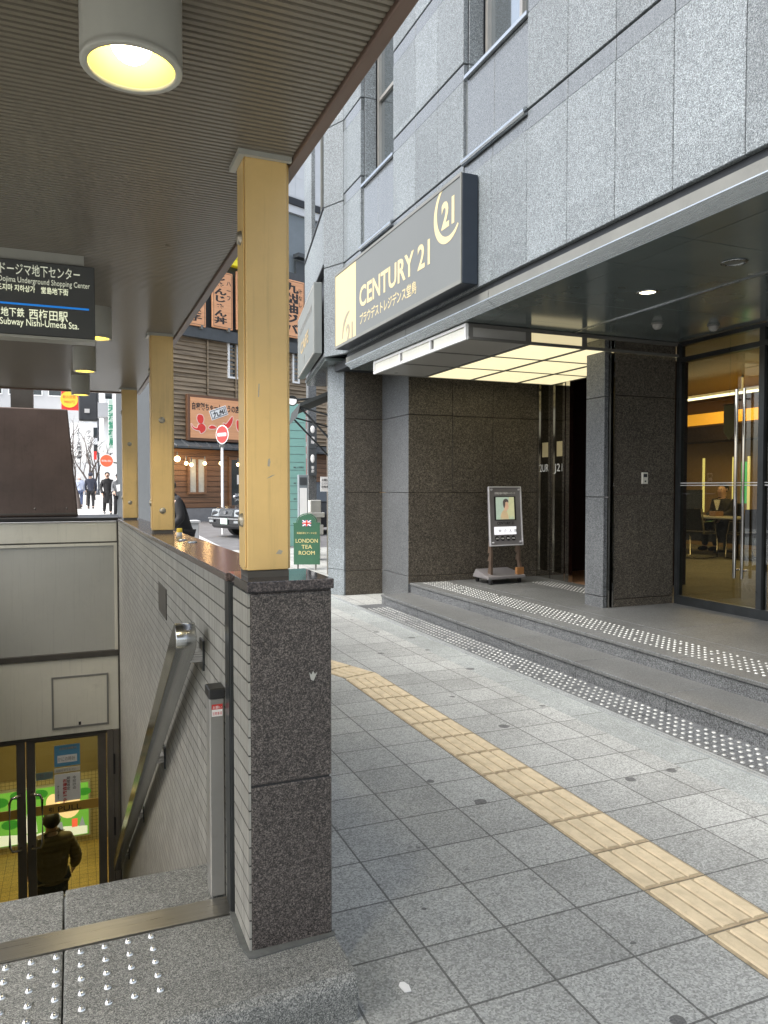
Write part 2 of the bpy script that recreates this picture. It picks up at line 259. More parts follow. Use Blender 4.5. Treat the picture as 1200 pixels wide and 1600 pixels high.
# ------------------------------------------------------------------ mesh builder
class B:
    def __init__(s): s.v = []; s.f = []; s.mi = []; s.sm = []
    def add(s, vs, fs, mi=0, sm=False):
        o = len(s.v); s.v += [tuple(v) for v in vs]; s.f += [tuple(i + o for i in f) for f in fs]
        s.mi += [mi] * len(fs); s.sm += [sm] * len(fs); return s
    def box(s, x0, x1, y0, y1, z0, z1, mi=0):
        x0, x1 = sorted((x0, x1)); y0, y1 = sorted((y0, y1)); z0, z1 = sorted((z0, z1))
        return s.add([(x0, y0, z0), (x1, y0, z0), (x1, y1, z0), (x0, y1, z0), (x0, y0, z1), (x1, y0, z1), (x1, y1, z1), (x0, y1, z1)],
                     [(0, 3, 2, 1), (4, 5, 6, 7), (0, 1, 5, 4), (1, 2, 6, 5), (2, 3, 7, 6), (3, 0, 4, 7)], mi)
    def hexa(s, p, mi=0):                       # eight corners: bottom loop then top loop
        return s.add(p, [(0, 3, 2, 1), (4, 5, 6, 7), (0, 1, 5, 4), (1, 2, 6, 5), (2, 3, 7, 6), (3, 0, 4, 7)], mi)
    def obox(s, o, ex, ey, ez, mi=0):            # box from a corner and three edge vectors
        o, ex, ey, ez = map(Vector, (o, ex, ey, ez))
        return s.hexa([o, o + ex, o + ex + ey, o + ey, o + ez, o + ex + ez, o + ex + ey + ez, o + ey + ez], mi)
    def prism(s, poly, o, ex, ey, ez, mi=0, sm=False):    # 2-D outline in (ex, ey), pulled along ez
        o, ex, ey, ez = map(Vector, (o, ex, ey, ez)); n = len(poly)
        a = [o + ex * u + ey * v for u, v in poly]
        s.add(a + [p + ez for p in a], [tuple(range(n))[::-1], tuple(range(n, 2 * n))], mi)
        return s.add(a + [p + ez for p in a], [(i, (i + 1) % n, n + (i + 1) % n, n + i) for i in range(n)], mi, sm)
    def cyl(s, p0, p1, r0, r1=None, n=16, mi=0, cap=True, sm=True):
        p0, p1 = Vector(p0), Vector(p1); r1 = r0 if r1 is None else r1
        q = (p1 - p0).to_track_quat('Z', 'Y'); x, y = q @ Vector((1, 0, 0)), q @ Vector((0, 1, 0)); vs = []
        for c, r in ((p0, r0), (p1, r1)): vs += [c + (x * math.cos(2 * math.pi * i / n) + y * math.sin(2 * math.pi * i / n)) * r for i in range(n)]
        s.add(vs, [(i, (i + 1) % n, n + (i + 1) % n, n + i) for i in range(n)], mi, sm)
        if cap: s.add(vs, [tuple(range(n))[::-1], tuple(range(n, 2 * n))], mi)
        return s
    def lathe(s, prof, c, n=24, mi=0, axis=(0, 0, 1), sm=True):
        c = Vector(c); q = Vector(axis).to_track_quat('Z', 'Y'); vs = []
        for r, h in prof: vs += [c + q @ Vector((r * math.cos(2 * math.pi * i / n), r * math.sin(2 * math.pi * i / n), h)) for i in range(n)]
        fs = [(k * n + i, k * n + (i + 1) % n, (k + 1) * n + (i + 1) % n, (k + 1) * n + i) for k in range(len(prof) - 1) for i in range(n)]
        return s.add(vs, fs, mi, sm)
    def tube(s, pts, r, n=8, mi=0):
        pts = [Vector(p) for p in pts]; rr = r if isinstance(r, (list, tuple)) else [r] * len(pts); vs = []
        for k, p in enumerate(pts):
            d = (pts[min(k + 1, len(pts) - 1)] - pts[max(k - 1, 0)]).normalized(); q = d.to_track_quat('Z', 'Y')
            vs += [p + q @ Vector((math.cos(2 * math.pi * i / n) * rr[k], math.sin(2 * math.pi * i / n) * rr[k], 0)) for i in range(n)]
        fs = [(k * n + i, k * n + (i + 1) % n, (k + 1) * n + (i + 1) % n, (k + 1) * n + i) for k in range(len(pts) - 1) for i in range(n)]
        s.add(vs, fs, mi, True); m = len(pts) - 1
        return s.add(vs, [tuple(range(n))[::-1], tuple(range(m * n, m * n + n))], mi)
    def ball(s, c, r, n=12, m=8, sc=(1, 1, 1), mi=0):
        prof = [(math.sin(math.pi * k / m), -math.cos(math.pi * k / m)) for k in range(m + 1)]; vs = []
        for a, h in prof: vs += [(c[0] + r * sc[0] * a * math.cos(2 * math.pi * i / n), c[1] + r * sc[1] * a * math.sin(2 * math.pi * i / n), c[2] + r * sc[2] * h) for i in range(n)]
        return s.add(vs, [(k * n + i, k * n + (i + 1) % n, (k + 1) * n + (i + 1) % n, (k + 1) * n + i) for k in range(m) for i in range(n)], mi, True)
    def text(s, t, o, ex, ey, size, width=None, bold=0.0, align='L', ext=0.0015, mi=0):
        c = bpy.data.curves.new('t', 'FONT'); c.body = t; c.size = 1.0; c.offset = bold; c.resolution_u = 3
        ob = bpy.data.objects.new('t', c); COL.objects.link(ob)
        me = bpy.data.meshes.new_from_object(ob.evaluated_get(bpy.context.evaluated_depsgraph_get()))
        bpy.data.objects.remove(ob); bpy.data.curves.remove(c)
        if not me.vertices: return s
        xs = [v.co.x for v in me.vertices]; x0, x1 = min(xs), max(xs); kx = size if width is None else width / max(1e-6, x1 - x0)
        sh = {'L': 0, 'C': -(x1 - x0) * kx / 2, 'R': -(x1 - x0) * kx}[align]
        o, ex, ey = Vector(o), Vector(ex), Vector(ey); n = ex.cross(ey).normalized()
        vs = [o + ex * ((v.co.x - x0) * kx + sh) + ey * (v.co.y * size) for v in me.vertices]; k = len(vs)
        fs = [tuple(p.vertices) for p in me.polygons]; cnt = {}
        for f in fs:
            for a, b_ in zip(f, f[1:] + f[:1]): cnt[(a, b_)] = 1
        side = [(a, b_, b_ + k, a + k) for a, b_ in cnt if (b_, a) not in cnt]
        s.add([v + n * ext for v in vs] + vs, fs + [(f[1], f[0], f[3], f[2]) for f in side], mi)
        bpy.data.meshes.remove(me); return s
    def vtext(s, t, o, ex, ey, size, step=None, bold=0.02, mi=0, ext=0.0015, wide=1.0):   # vertical Japanese writing, o = top centre
        o, ey = Vector(o), Vector(ey)
        for i, ch in enumerate(t): s.text(ch, o - ey * ((i + 1) * (step or size * 1.05)), Vector(ex) * wide, ey, size, None, bold, 'C', ext, mi)
        return s
    def build(s, name, mats, parent=None, bevel=0.0, base=None, seg=1):
        me = bpy.data.meshes.new(name); off = Vector(base) if base is not None else (Vector(parent['_base']) if parent is not None and '_base' in parent else Vector((0, 0, 0)))
        me.from_pydata([Vector(v) - off for v in s.v], [], s.f)
        for i, p in enumerate(me.polygons): p.material_index = s.mi[i]; p.use_smooth = s.sm[i]
        for m in (mats if isinstance(mats, (list, tuple)) else [mats]): me.materials.append(M[m] if isinstance(m, str) else m)
        bm = bmesh.new(); bm.from_mesh(me)
        if bevel:
            bmesh.ops.remove_doubles(bm, verts=bm.verts, dist=1e-6)
            es = [e for e in bm.edges if len(e.link_faces) == 2 and e.calc_face_angle(0) > 0.6]
            bmesh.ops.bevel(bm, geom=es, offset=bevel, segments=seg, affect='EDGES', profile=0.6, clamp_overlap=True)
        bmesh.ops.recalc_face_normals(bm, faces=bm.faces)
        bm.to_mesh(me); bm.free()
        o = bpy.data.objects.new(name, me); COL.objects.link(o)
        if parent is not None:
            o.parent = parent; o['_base'] = list(off)
        else: o.location = off
        return o
ALL = []
def tag(o, label=None, cat=None, group=None, kind=None):
    for k, v in (('label', label), ('category', cat), ('group', group), ('kind', kind)):
        if v: o[k] = v
    return o
def thing(name, label, cat, base, group=None):
    o = bpy.data.objects.new(name, None); COL.objects.link(o); o.location = base; o.empty_display_size = 0.1
    o['_base'] = list(base); return tag(o, label, cat, group)
def copy_tree(o, parent=None):
    c = o.copy(); COL.objects.link(c)
    if parent is not None: c.parent = parent
    for ch in list(o.children): copy_tree(ch, c)
    return c
X_, Y_, Z_ = Vector((1, 0, 0)), Vector((0, 1, 0)), Vector((0, 0, 1))
# ================================================================== SETTING: ground
def sheet(b, x0, x1, ys, dz=0.0):
    for a, c in zip(ys, ys[1:]): b.add([(x0, a, gz(a) + dz), (x1, a, gz(a) + dz), (x1, c, gz(c) + dz), (x0, c, gz(c) + dz)], [(0, 1, 2, 3)])
g = B(); sheet(g, -150, -1.62, [-80, 2.6, 10.6, 13, 300], -0.004); sheet(g, 0.60, 160, [-80, 2.6, 10.6, 13, 300], -0.004)
sheet(g, -1.62, 0.60, [-80, 2.6], -0.004); sheet(g, -1.62, 0.60, [10.6, 13, 300], -0.004)
tag(g.build('ground', 'asphalt'), kind='structure')
p = B(); sheet(p, 0.60, 2.99, [-6, 2.6, 10.6, 13, 17.0]); sheet(p, -1.62, 0.60, [-6, 2.6]); sheet(p, -1.62, 0.60, [10.6, 13, 17.0]); sheet(p, -6, -1.62, [-6, 10.6, 13, 17.0])
sheet(p, 3.29, 6.0, [8.87, 13, 17.0])
tag(p.build('pavement', 'pave'), kind='structure')
p = B(); sheet(p, 2.99, 3.245, [-6, 13, 17.0]); tag(p.build('pavement_band', 'band'), kind='structure')
p = B(); sheet(p, -9, 3.2, [17.0, 120], 0.004); tag(p.build('far_pavement', 'farpave'), kind='structure')
# yellow tactile path
def tactile(b, o, d, n):
    d = Vector(d).normalized(); r = Vector((d.y, -d.x, 0)); o = Vector(o)
    for i in range(n):
        q = o + d * (0.3 * i)
        b.obox(q + d * 0.003 + r * 0.002, r * 0.296, d * 0.294, Z_ * 0.003, 1)
        for k in range(4):
            b.prism([(-0.029, 0), (-0.024, 0.006), (0.024, 0.006), (0.029, 0)], q + r * (0.044 + 0.0707 * k) + d * 0.014 + Z_ * 0.003, r, Z_, d * 0.272, 0)
M['yellow_groove'] = plain('tactile_groove', (0.36, 0.29, 0.185), 0.8, 0, 0.3, 25)  # darker groove colour: dirt, plus shade painted in so the ribs show
b = B(); tactile(b, (1.938, 5.46 - 0.3 * 24, 0), (0, 1, 0), 24); tactile(b, (1.95, 5.50, 0), (-0.31, 0.95, 0), 9)
b.prism([(1.939, 5.462), (2.233, 5.462), (2.230, 5.588), (1.951, 5.498)], (0, 0, 0), X_, Y_, Z_ * 0.006)
tag(b.build('tactile_path', ['yellow_tile', 'yellow_groove']), kind='structure')
# ================================================================== drain and studded strip before the steps
b = B()
for x0, x1, h in ((3.245, 3.262, 0.012), (3.272, 3.290, 0.012)): b.box(x0, x1, -3, 9.85, -0.02, h)
b.box(3.262, 3.272, -3, 9.85, -0.02, -0.006)
tag(b.build('drain_channel', 'drain', base=(3.27, 3, 0)), 'long silver slot drain running along the pavement before the granite steps', 'drain')
def stud_mesh(r, h, n=8):
    b = B(); pr = [(r, 0), (r * 0.92, h * 0.6), (r * 0.6, h)]; b.lathe(pr, (0, 0, 0), n); b.lathe([(r * 0.6, h), (0.0001, h * 1.02)], (0, 0, 0), n); return b
def place_studs(pts, root, mat, r, h, n=8):
    rb = Vector(root['_base']); src = stud_mesh(r, h, n)
    pts = sorted(pts, key=lambda q: (Vector(q) - Vector((0, 0, H))).length + (100 if (q[0] / max(.1, q[1])) > 1.12 else 0))
    first = src.build('stud', mat, root, 0, (0, 0, 0)); first.location = Vector(pts[0]) - rb
    for q in pts[1:100]:
        c = first.copy(); COL.objects.link(c); c.parent = root; c.location = Vector(q) - rb
    if len(pts) > 100:
        b = B()
        for q in pts[100:]: b.add([(v[0] + q[0], v[1] + q[1], v[2] + q[2]) for v in src.v], src.f, 0, True)
        tag(b.build('stud', mat, root), kind='stuff')
t = thing('studded_strip', 'dark granite warning strip with small white studs at the foot of the steps', 'paving strip', (3.45, 5, 0))
b = B()
for i in range(14): b.box(3.293, 3.622, -1.2 + 0.72 * i + 0.002, -0.48 + 0.72 * i - 0.002, -0.05, 0.008)
b.build('slab', 'stone_step', t)
pts = [(3.335 + 0.062 * i + random.uniform(-.002, .002), 2.6 + 0.062 * j, 0.008) for j in range(97) for i in range(5) if random.random() > 0.03]
place_studs(pts, t, 'stud_white', 0.0135, 0.006)
# granite steps
t = thing('entrance_steps', 'two long dark granite steps rising to the glazed entrance', 'steps', (4, 5, 0))
b = B()
def step_run(b, xf, xb, z0, z1, ys, y1):
    ys = ys + [y1]
    for a, c in zip(ys, ys[1:]): b.box(xf + 0.006, xb, a + 0.002, c - 0.002, z0, z1 - 0.03); b.box(xf - 0.006, xb, a + 0.0015, c - 0.0015, z1 - 0.03, z1, 1)
step_run(b, 3.625, 4.06, -0.02, 0.13, [-3 + 0.98 * i for i in range(13)], 8.87)
b.build('step', ['stone_step', 'tread'], t, 0.004)
b = B(); step_run(b, 4.04, 4.72, 0.11, 0.257, [-3 + 1.03 * i for i in range(12)], 8.89)
for i in range(9): b.box(4.722, 6.02, -3 + 1.35 * i + 0.0015, -3 + 1.35 * (i + 1) - 0.0015 if i < 8 else 9.2, 0.11, 0.257, 1)
b.build('step', ['stone_step', 'tread'], t, 0.004)
pts = [(4.20 + 0.062 * i, 2.9 + 0.062 * j, 0.257) for j in range(96) for i in range(6) if random.random() > 0.03]
pts += [(5.55 + 0.062 * i, 7.0 + 0.062 * j, 0.257) for j in range(22) for i in range(5)]
place_studs(pts, t, 'stud_white', 0.0125, 0.006)
# ================================================================== OFFICE BUILDING
BLD = thing('office_building', 'grey granite office building with recessed entrance and polished stone bands', 'building', (4, 6, 0))
FX = 3.27
rough = B(); pol = B(); back = B()
def flush(core=True):
    global rough, pol, back
    if pol.v: rough.add(pol.v, pol.f, 1)
    if rough.v: rough.build('wall', ['stone', 'stone_pol'], BLD, 0.004)
    if back.v: back.build('wall_backing', 'gap', BLD)
    rough, pol, back = B(), B(), B()
def rows(y0, y1, pol_rows=True, zs=None, x=FX):
    for z0, z1 in zs:
        rough.box(x, x + 0.05, y0 + 0.003, y1 - 0.003, z0 + (0.006 if z0 > 3.3 else 0), z1 - 0.155)
        pol.box(x + 0.004, x + 0.05, y0 + 0.003, y1 - 0.003, z1 - 0.1535, z1 - 0.010)
Z1 = [(3.245, 4.42), (4.42, 5.305), (5.305, 6.245), (6.245, 7.2), (7.2, 8.15), (8.15, 9.1), (9.1, 10.1)]
edges = [5.02 - 0.5145 * i for i in range(0, 18)]
for a, c in zip(edges[1:], edges): rows(a, c, True, Z1)
back.box(FX + 0.045, FX + 0.45, -4.2, 5.02, 5.12, 10.1); flush()
for a, c in ((6.05, 6.565), (6.565, 7.08), (7.08, 7.655)): rows(a, c, True, Z1)
back.box(FX + 0.045, FX + 0.45, 6.05, 7.655, 5.12, 10.1); flush()
rows(8.66, 9.29, True, Z1); back.box(FX + 0.045, FX + 0.45, 8.66, 9.29, 5.12, 10.1); flush()
for (a, m_, c) in ((5.02, 5.55, 6.05), (7.655, 8.15, 8.66)):      # window bays
    for a, c in ((a, m_), (m_, c)):
        rough.box(FX, FX + 0.05, a + 0.003, c - 0.003, 3.245, 4.27)
        pol.box(FX + 0.012, FX + 0.05, a + 0.003, c - 0.003, 4.275, 4.38)
        pol.box(FX + 0.025, FX + 0.06, a + 0.002, c - 0.002, 4.45, 5.14)
    flush()
back.box(FX + 0.035, FX + 0.30, -4.2, 9.29, 3.26, 5.12); flush()
for y in (6.05, 8.66):                                        # returns facing the camera beside each window
    for z0, z1 in ((5.18, 5.30), (5.306, 6.24), (6.246, 7.19), (7.196, 8.15), (8.156, 10.1)): rough.box(FX + 0.052, FX + 0.20, y - 0.012, y, z0, z1)
    flush()
# chamfered corner and the street face beyond
C1, C2, C3 = Vector((3.27, 9.29, 0)), Vector((3.114, 9.65, 0)), Vector((3.60, 12.18, 0))
def slab(b, a, c, z0, z1, th=0.06, gap=0.003):
    d = (c - a); L = d.length; d = d / L; n = Vector((d.y, -d.x, 0))
    b.obox(a + d * gap + Z_ * z0, d * (L - 2 * gap), n * th, Z_ * (z1 - z0))
for z0, z1 in ((3.25, 4.42), (4.43, 5.22), (5.23, 6.24), (6.25, 7.2), (7.21, 10.1)): slab(rough, C1, C2, z0, z1)
flush()
slab(rough, Vector((3.45, 9.79, 0)), Vector((3.30, 10.07, 0)), 0.36, 3.24); slab(rough, Vector((3.45, 9.79, 0)), Vector((3.30, 10.07, 0)), 0.0, 0.355); flush()
b_ = (C3 - C2).normalized(); nb = Vector((b_.y, -b_.x, 0))
slab(rough, C2, C3, 4.49, 5.2); flush()
slab(rough, C2, C3, 3.25, 3.30); flush()
slab(rough, C2 + nb * 0.10, C2 + b_ * 0.10 + nb * 0.10, 5.26, 10.1); flush(); slab(rough, C2 + b_ * 1.7 + nb * 0.02, C3, 5.26, 10.1); flush()
slab(back, C2 + nb * 0.07, C3 + nb * 0.07, 3.26, 5.2, 0.4); flush(); back.box(3.4, 3.9, 9.0, 9.60, 3.3, 10.1); flush()
# low walls of the recess in darker granite
ZR = ((0.0, 0.337), (0.343, 1.43), (1.436, 2.45), (2.456, 3.2))
br = B(); [br.box(3.47, 4.03, 9.80, 9.9, z0, z1) for z0, z1 in ZR]; br.build('recess_wall', 'stone_brown', BLD, 0.003)
br = B(); [br.box(x0, x1, 8.90, 9.0, max(z0, 0.24), z1) for z0, z1 in ZR for x0, x1 in ((4.024, 4.662), (4.668, 5.283), (5.289, 6.03))]; br.build('recess_wall', 'stone_brown', BLD, 0.003)
br = B(); [br.box(5.15, 5.95, 6.245, 6.345, max(z0, 0.24), z1) for z0, z1 in ZR]; br.build('recess_wall', 'stone_brown', BLD, 0.003)
bk_ = B(); bk_.box(4.03, 6.03, 9.003, 9.02, 0.0, 3.2); bk_.build('wall_backing', 'gap', BLD); bk_ = B(); bk_.box(3.475, 4.02, 9.902, 9.915, 0, 3.2); bk_.build('wall_backing', 'gap', BLD); bk_ = B(); bk_.box(4.105, 4.12, 8.95, 9.85, 0, 3.2); bk_.build('wall_backing', 'gap', BLD)  # unseen black sheets added to stop light leaking through the joints
sd_ = B(); [sd_.box(4.02, 4.1, 8.904, 9.795, z0, z1) for z0, z1 in ZR]; sd_.build('pillar', 'stone_step', BLD, 0.003)
sd_ = B(); [sd_.box(5.02, 5.07, 6.245, 6.54, z0, z1) for z0, z1 in ((0.25, 0.37), (0.376, 1.40), (1.406, 2.43), (2.436, 3.1))]; sd_.build('pillar', 'stone_step', BLD, 0.003)
ch = B(); ch.box(5.075, 5.095, 6.235, 6.5, 0.25, 3.1); ch.box(5.12, 5.135, 6.225, 6.5, 0.25, 3.1); ch.box(5.07, 5.15, 6.30, 6.52, 0.25, 3.1, 1)
ch.build('metal_trim', ['mirror', 'black'], BLD)
# soffit, fascia and silver edge over the entrance
so_ = B()
ys = [-4.2, -2.3, -0.8, 0.7, 2.2, 3.62, 4.2, 5.22, 5.93, 7.4, 9.29]
for a, c in zip(ys, ys[1:]):
    so_.box(3.36, 3.578, a + 0.003, c - 0.003, 3.045, 3.07); so_.box(3.584, 4.60, a + 0.003, c - 0.003, 3.045, 3.07)
so_.box(4.60, 4.615, -4.2, 9.29, 3.035, 3.07, 1); so_.box(4.615, 4.65, -4.2, 9.29, 3.06, 3.09, 2)
for a, c in ((-4.2, 0.0), (0, 2.0), (2.0, 3.9), (3.9, 5.1), (5.1, 6.24)): so_.box(4.65, 6.06, a + 0.003, c - 0.003, 3.045, 3.07)
so_.box(4.615, 6.06, 6.24, 9.29, 3.05, 3.075)
so_.box(3.35, 6.06, -4.2, 9.9, 3.10, 3.2, 2)
so_.build('soffit', ['soffit', 'silver', 'gap'], BLD)
fa = B()
for a, c in ((-4.2, 0.62), (0.62, 5.62), (5.62, 7.35), (7.35, 9.25)):
    fa.box(3.285, 3.33, a + 0.004, c - 0.004, 3.105, 3.188)
    fa.hexa([(3.272, a + .003, 3.105), (3.36, a + .003, 3.047), (3.36, c - .003, 3.047), (3.272, c - .003, 3.105), (3.272, a + .003, 3.112), (3.36, a + .003, 3.10), (3.36, c - .003, 3.10), (3.272, c - .003, 3.112)], 1)
fa.box(3.31, 3.40, -4.2, 9.28, 3.188, 3.246, 2)  # recessed strip, coloured near black for the shadow in the gap
fa.build('fascia', ['fascia', 'silver', 'gap'], BLD)
# windows of the bays
for y0, y1 in ((5.02, 6.04), (7.655, 8.65)):
    w = B(); w.cyl((FX - 0.005, y0 + 0.0, 4.415), (FX - 0.005, y1, 4.415), 0.032, None, 12); w.build('sill', 'silver', BLD); w = B(); w.box(FX - 0.01, FX + 0.34, y0 + 0.002, y1 - 0.016, 5.145, 5.175)
    sill = w.build('sill', 'silver', BLD)
    f = B(); x = FX + 0.27
    for a, c in ((y0, y0 + 0.04), (y0 + 0.40, y0 + 0.44), (y1 - 0.055, y1 - 0.015)): f.box(x - 0.06, x, a, c, 5.18, 8.19)
    for z in (5.18, 6.2, 8.15): f.box(x - 0.05, x - 0.002, y0 + 0.042, y1 - 0.06, z, z + 0.04)
    fr = f.build('window', 'post_grey', BLD)
    gl = B(); gl.box(x - 0.02, x - 0.012, y0 + 0.03, y1 - 0.03, 5.2, 8.18); gl.build('pane', 'winglass_up', fr)
    bl = B(); bl.box(x + 0.05, x + 0.25, y0, y1, 5.1, 10.0); bl.build('window_back', 'gap', BLD)
for k in range(2):                                            # tall windows on the street face
    a = C2 + b_ * (0.28 + 0.72 * k) + nb * 0.16
    f = B(); f.obox(a + Z_ * 5.22, b_ * 0.10, nb * 0.05, Z_ * 3); f.obox(a + b_ * 0.58 + Z_ * 5.22, b_ * 0.10, nb * 0.05, Z_ * 3)
    fr = f.build('window', 'fascia', BLD); gl = B(); gl.obox(a + b_ * 0.1 + nb * 0.02 + Z_ * 5.22, b_ * 0.48, nb * 0.01, Z_ * 3); gl.build('pane', 'winglass', fr)
w = B(); w.obox(C2 - nb * 0.015 + Z_ * 5.21, b_ * 2.5, nb * 0.25, Z_ * 0.03); w.build('sill', 'gap', BLD); w = B(); w.obox(C2 - nb * 0.012 + Z_ * 4.45, b_ * 2.55, nb * 0.06, Z_ * 0.025); w.build('sill', 'gap', BLD)
# shop wall below the street face
sh = B(); A = Vector((3.62, 10.2, 0)); slab(sh, A, A + b_ * 2.2, 0.0, 3.24, 0.1)
sh.obox((3.45, 9.92, 0), (0.5, 0, 0), (0, 0.3, 0), (0, 0, 3.24)); sh.build('shop_wall', 'stone_brown', BLD)
ld = B(); ld.obox(C2 + nb * 0.02 + Z_ * 3.2, b_ * 2.5, nb * 0.8, Z_ * 0.045); ld.build('soffit', 'soffit', BLD)
# ------------------------------------------------------------------ entrance doors, lobby and office interior
LB = B()
LB.box(6.06, 7.2, 9.25, 9.3, 0.2, 3.1); LB.box(7.2, 7.26, 7.4, 9.3, 0.2, 3.1); LB.box(6.06, 7.2, 7.4, 7.46, 0.2, 3.1); LB.box(6.03, 6.09, 6.54, 7.46, 0.25, 3.1); LB.box(6.03, 7.2, 7.46, 9.3, 3.05, 3.1)
M['lobby'] = plain('dark_red_lobby', (0.035, 0.012, 0.010), 0.5, 0, 0.2)
LB.build('lobby_wall', 'lobby', BLD)
M['lobby_floor'] = plain('lobby_floor', (0.30, 0.17, 0.09), 0.35, 0, 0.15)
fl = B(); fl.box(6.02, 7.2, 7.46, 9.25, 0.2, 0.255); fl.build('lobby_floor', 'lobby_floor', BLD)
M['office_floor'] = pavement_mat('office_carpet', 0.5, 0.1, 0.5, 0.2, (0.23, 0.22, 0.17), 0.25, 0.006, False)
M['office_wall'] = plain('office_wall', (0.33, 0.21, 0.09), 0.6, 0, 0.1, 1)
M['office_dark'] = plain('office_dark_band', (0.03, 0.018, 0.012), 0.5, 0, 0.2)
M['office_ceil'] = plain('office_ceiling', (0.20, 0.15, 0.09), 0.35, 0, 0.1)
of = B(); of.box(6.03, 15, 1.0, 16, 0.2, 0.252); of.build('office_floor', 'office_floor', BLD)
of = B(); of.box(6.06, 15, 1.0, 16, 3.35, 3.4); of.build('office_ceiling', 'office_ceil', BLD)
of = B(); of.box(12.6, 12.7, 1.0, 16, 0.25, 3.35); of.box(6.1, 12.6, 15.9, 16, 0.25, 3.35); of.box(6.1, 15, 0.95, 1.0, 0.25, 3.35); of.build('office_wall', 'office_wall', BLD)
M['cove'] = emit('orange_cove_light', (1.0, 0.50, 0.06), 0.42); M['tube'] = emit('white_tube_light', (1.0, 0.97, 0.8), 2.0); M['warmstrip'] = emit('warm_strip', (0.85, 0.8, 0.35), 0.4)
M['greenlit'] = emit('green_screen', (0.08, 0.6, 0.22), 0.3)
cv = B(); cv.box(12.0, 12.59, 9.0, 15, 2.46, 2.76); ob = cv.build('header_panel', 'office_dark', BLD)
cv = B(); cv.box(11.95, 11.995, 9.0, 15, 2.79, 3.02); cv.build('cove_light', 'cove', BLD)
# slim glass front with steel frames
DF = B()
for y0, y1, z0, z1 in ((6.19, 6.235, 0.257, 3.03), (5.13, 5.19, 0.257, 3.03), (3.9, 3.96, 0.257, 3.03), (2.4, 2.46, 0.257, 3.03)): DF.box(5.955, 6.03, y0, y1, z0, z1)
DF.box(5.95, 6.035, 1.0, 6.19, 0.257, 0.35); DF.box(5.95, 6.035, 1.0, 6.19, 2.825, 2.875); DF.box(5.96, 6.03, 1.0, 6.19, 3.0, 3.04)
dfr = DF.build('glass_front', 'darksteel', BLD)
gp = B(); gp.box(5.985, 5.993, 1.0, 6.188, 0.35, 2.825); gp.box(5.985, 5.993, 1.0, 6.188, 2.875, 3.0); gp.build('pane', 'glass_dim', dfr)
st = B()
for z in (1.52, 1.545): st.box(5.980, 5.984, 3.97, 6.185, z, z + 0.008)
st.build('safety_line', 'white', dfr)
hd = B(); hd.cyl((5.93, 5.42, 0.62), (5.93, 5.42, 2.45), 0.018, None, 10); hd.cyl((5.93, 5.33, 0.62), (5.93, 5.33, 2.45), 0.014, None, 10)
for z in (0.7, 2.35): hd.cyl((5.93, 5.42, z), (5.985, 5.42, z), 0.01, None, 8); hd.cyl((5.93, 5.33, z), (5.985, 5.33, z), 0.01, None, 8)
hd.build('door_handle', 'mirror', dfr)
# mirrored entrance doors of the residence
for y0, y1 in ((8.57, 8.895), (8.25, 8.56)):
    f = B(); f.box(5.99, 6.03, y0, y0 + 0.05, 0.257, 3.03); f.box(5.99, 6.03, y1 - 0.05, y1, 0.257, 3.03); f.box(5.992, 6.028, y0 + 0.05, y1 - 0.05, 2.95, 3.03); f.box(5.992, 6.028, y0 + 0.05, y1 - 0.05, 0.257, 0.36)
    d = f.build('entrance_door', 'mirror', BLD); gl = B(); gl.box(6.006, 6.014, y0 + 0.05, y1 - 0.05, 0.36, 2.95); gl.build('pane', 'mirror_dark', d)
    tx = B(); tx.text('2UR' if y0 > 8.5 else 'J21', (6.004, y1 - 0.06, 1.72), (0, -1, 0), Z_, 0.15, y1 - y0 - 0.12, 0.0); tx.build('lettering', 'white', d)
    pn = B(); pn.box(6.000, 6.004, y0 + 0.06, y1 - 0.12, 1.92, 2.12); pn.build('notice', 'cream', d)
jm = B(); jm.box(5.97, 6.03, 8.12, 8.20, 0.257, 3.04); jm.build('door_jamb', 'mirror', BLD)
# ================================================================== SIGNS AND FITTINGS ON THE OFFICE BUILDING
t = thing('shop_sign', 'large grey and cream CENTURY 21 box sign over the entrance canopy', 'sign', (3.19, 7.4, 3.2))
sx, y0, y1, z0, z1 = 3.105, 5.757, 9.14, 3.262, 4.205
b = B(); b.box(sx, 3.262, y0, y1, z0, z1); b.build('box', 'navy', t, 0.006)
b = B(); b.box(sx - 0.006, sx - 0.0005, y0 + 0.02, 8.372, z0 + 0.035, z1 - 0.03); b.build('face', 'sign_grey', t)
b = B(); b.box(sx - 0.006, sx - 0.0005, 8.374, y1 - 0.02, z0 + 0.035, z1 - 0.03); b.build('cream_face', 'cream', t)
b = B()
b.box(sx - 0.012, sx - 0.0005, y0, y1, z0, z0 + 0.034); b.box(sx - 0.012, sx - 0.0005, y0, y1, z1 - 0.029, z1); b.box(sx - 0.012, sx - 0.0005, y0, y0 + 0.019, z0 + .035, z1 - .03); b.box(sx - 0.012, sx - 0.0005, y1 - 0.019, y1, z0 + .035, z1 - .03)
b.build('frame', 'fascia', t)
ex = Vector((0, -1, 0)); fx = sx - 0.0065
def arc_poly(cx, cy, R, a0, a1, w0, w1, n=40):
    o, i = [], []
    for k in range(n + 1):
        f = k / n; a = math.radians(a0 + (a1 - a0) * f); w = w0 + (w1 - w0) * math.sin(math.pi * min(1, f * 1.0)) if w1 > w0 else w0
        o.append((cx + R * math.cos(a), cy + R * math.sin(a))); i.append((cx + (R - w) * math.cos(a), cy + (R - w) * math.sin(a)))
    return o, i
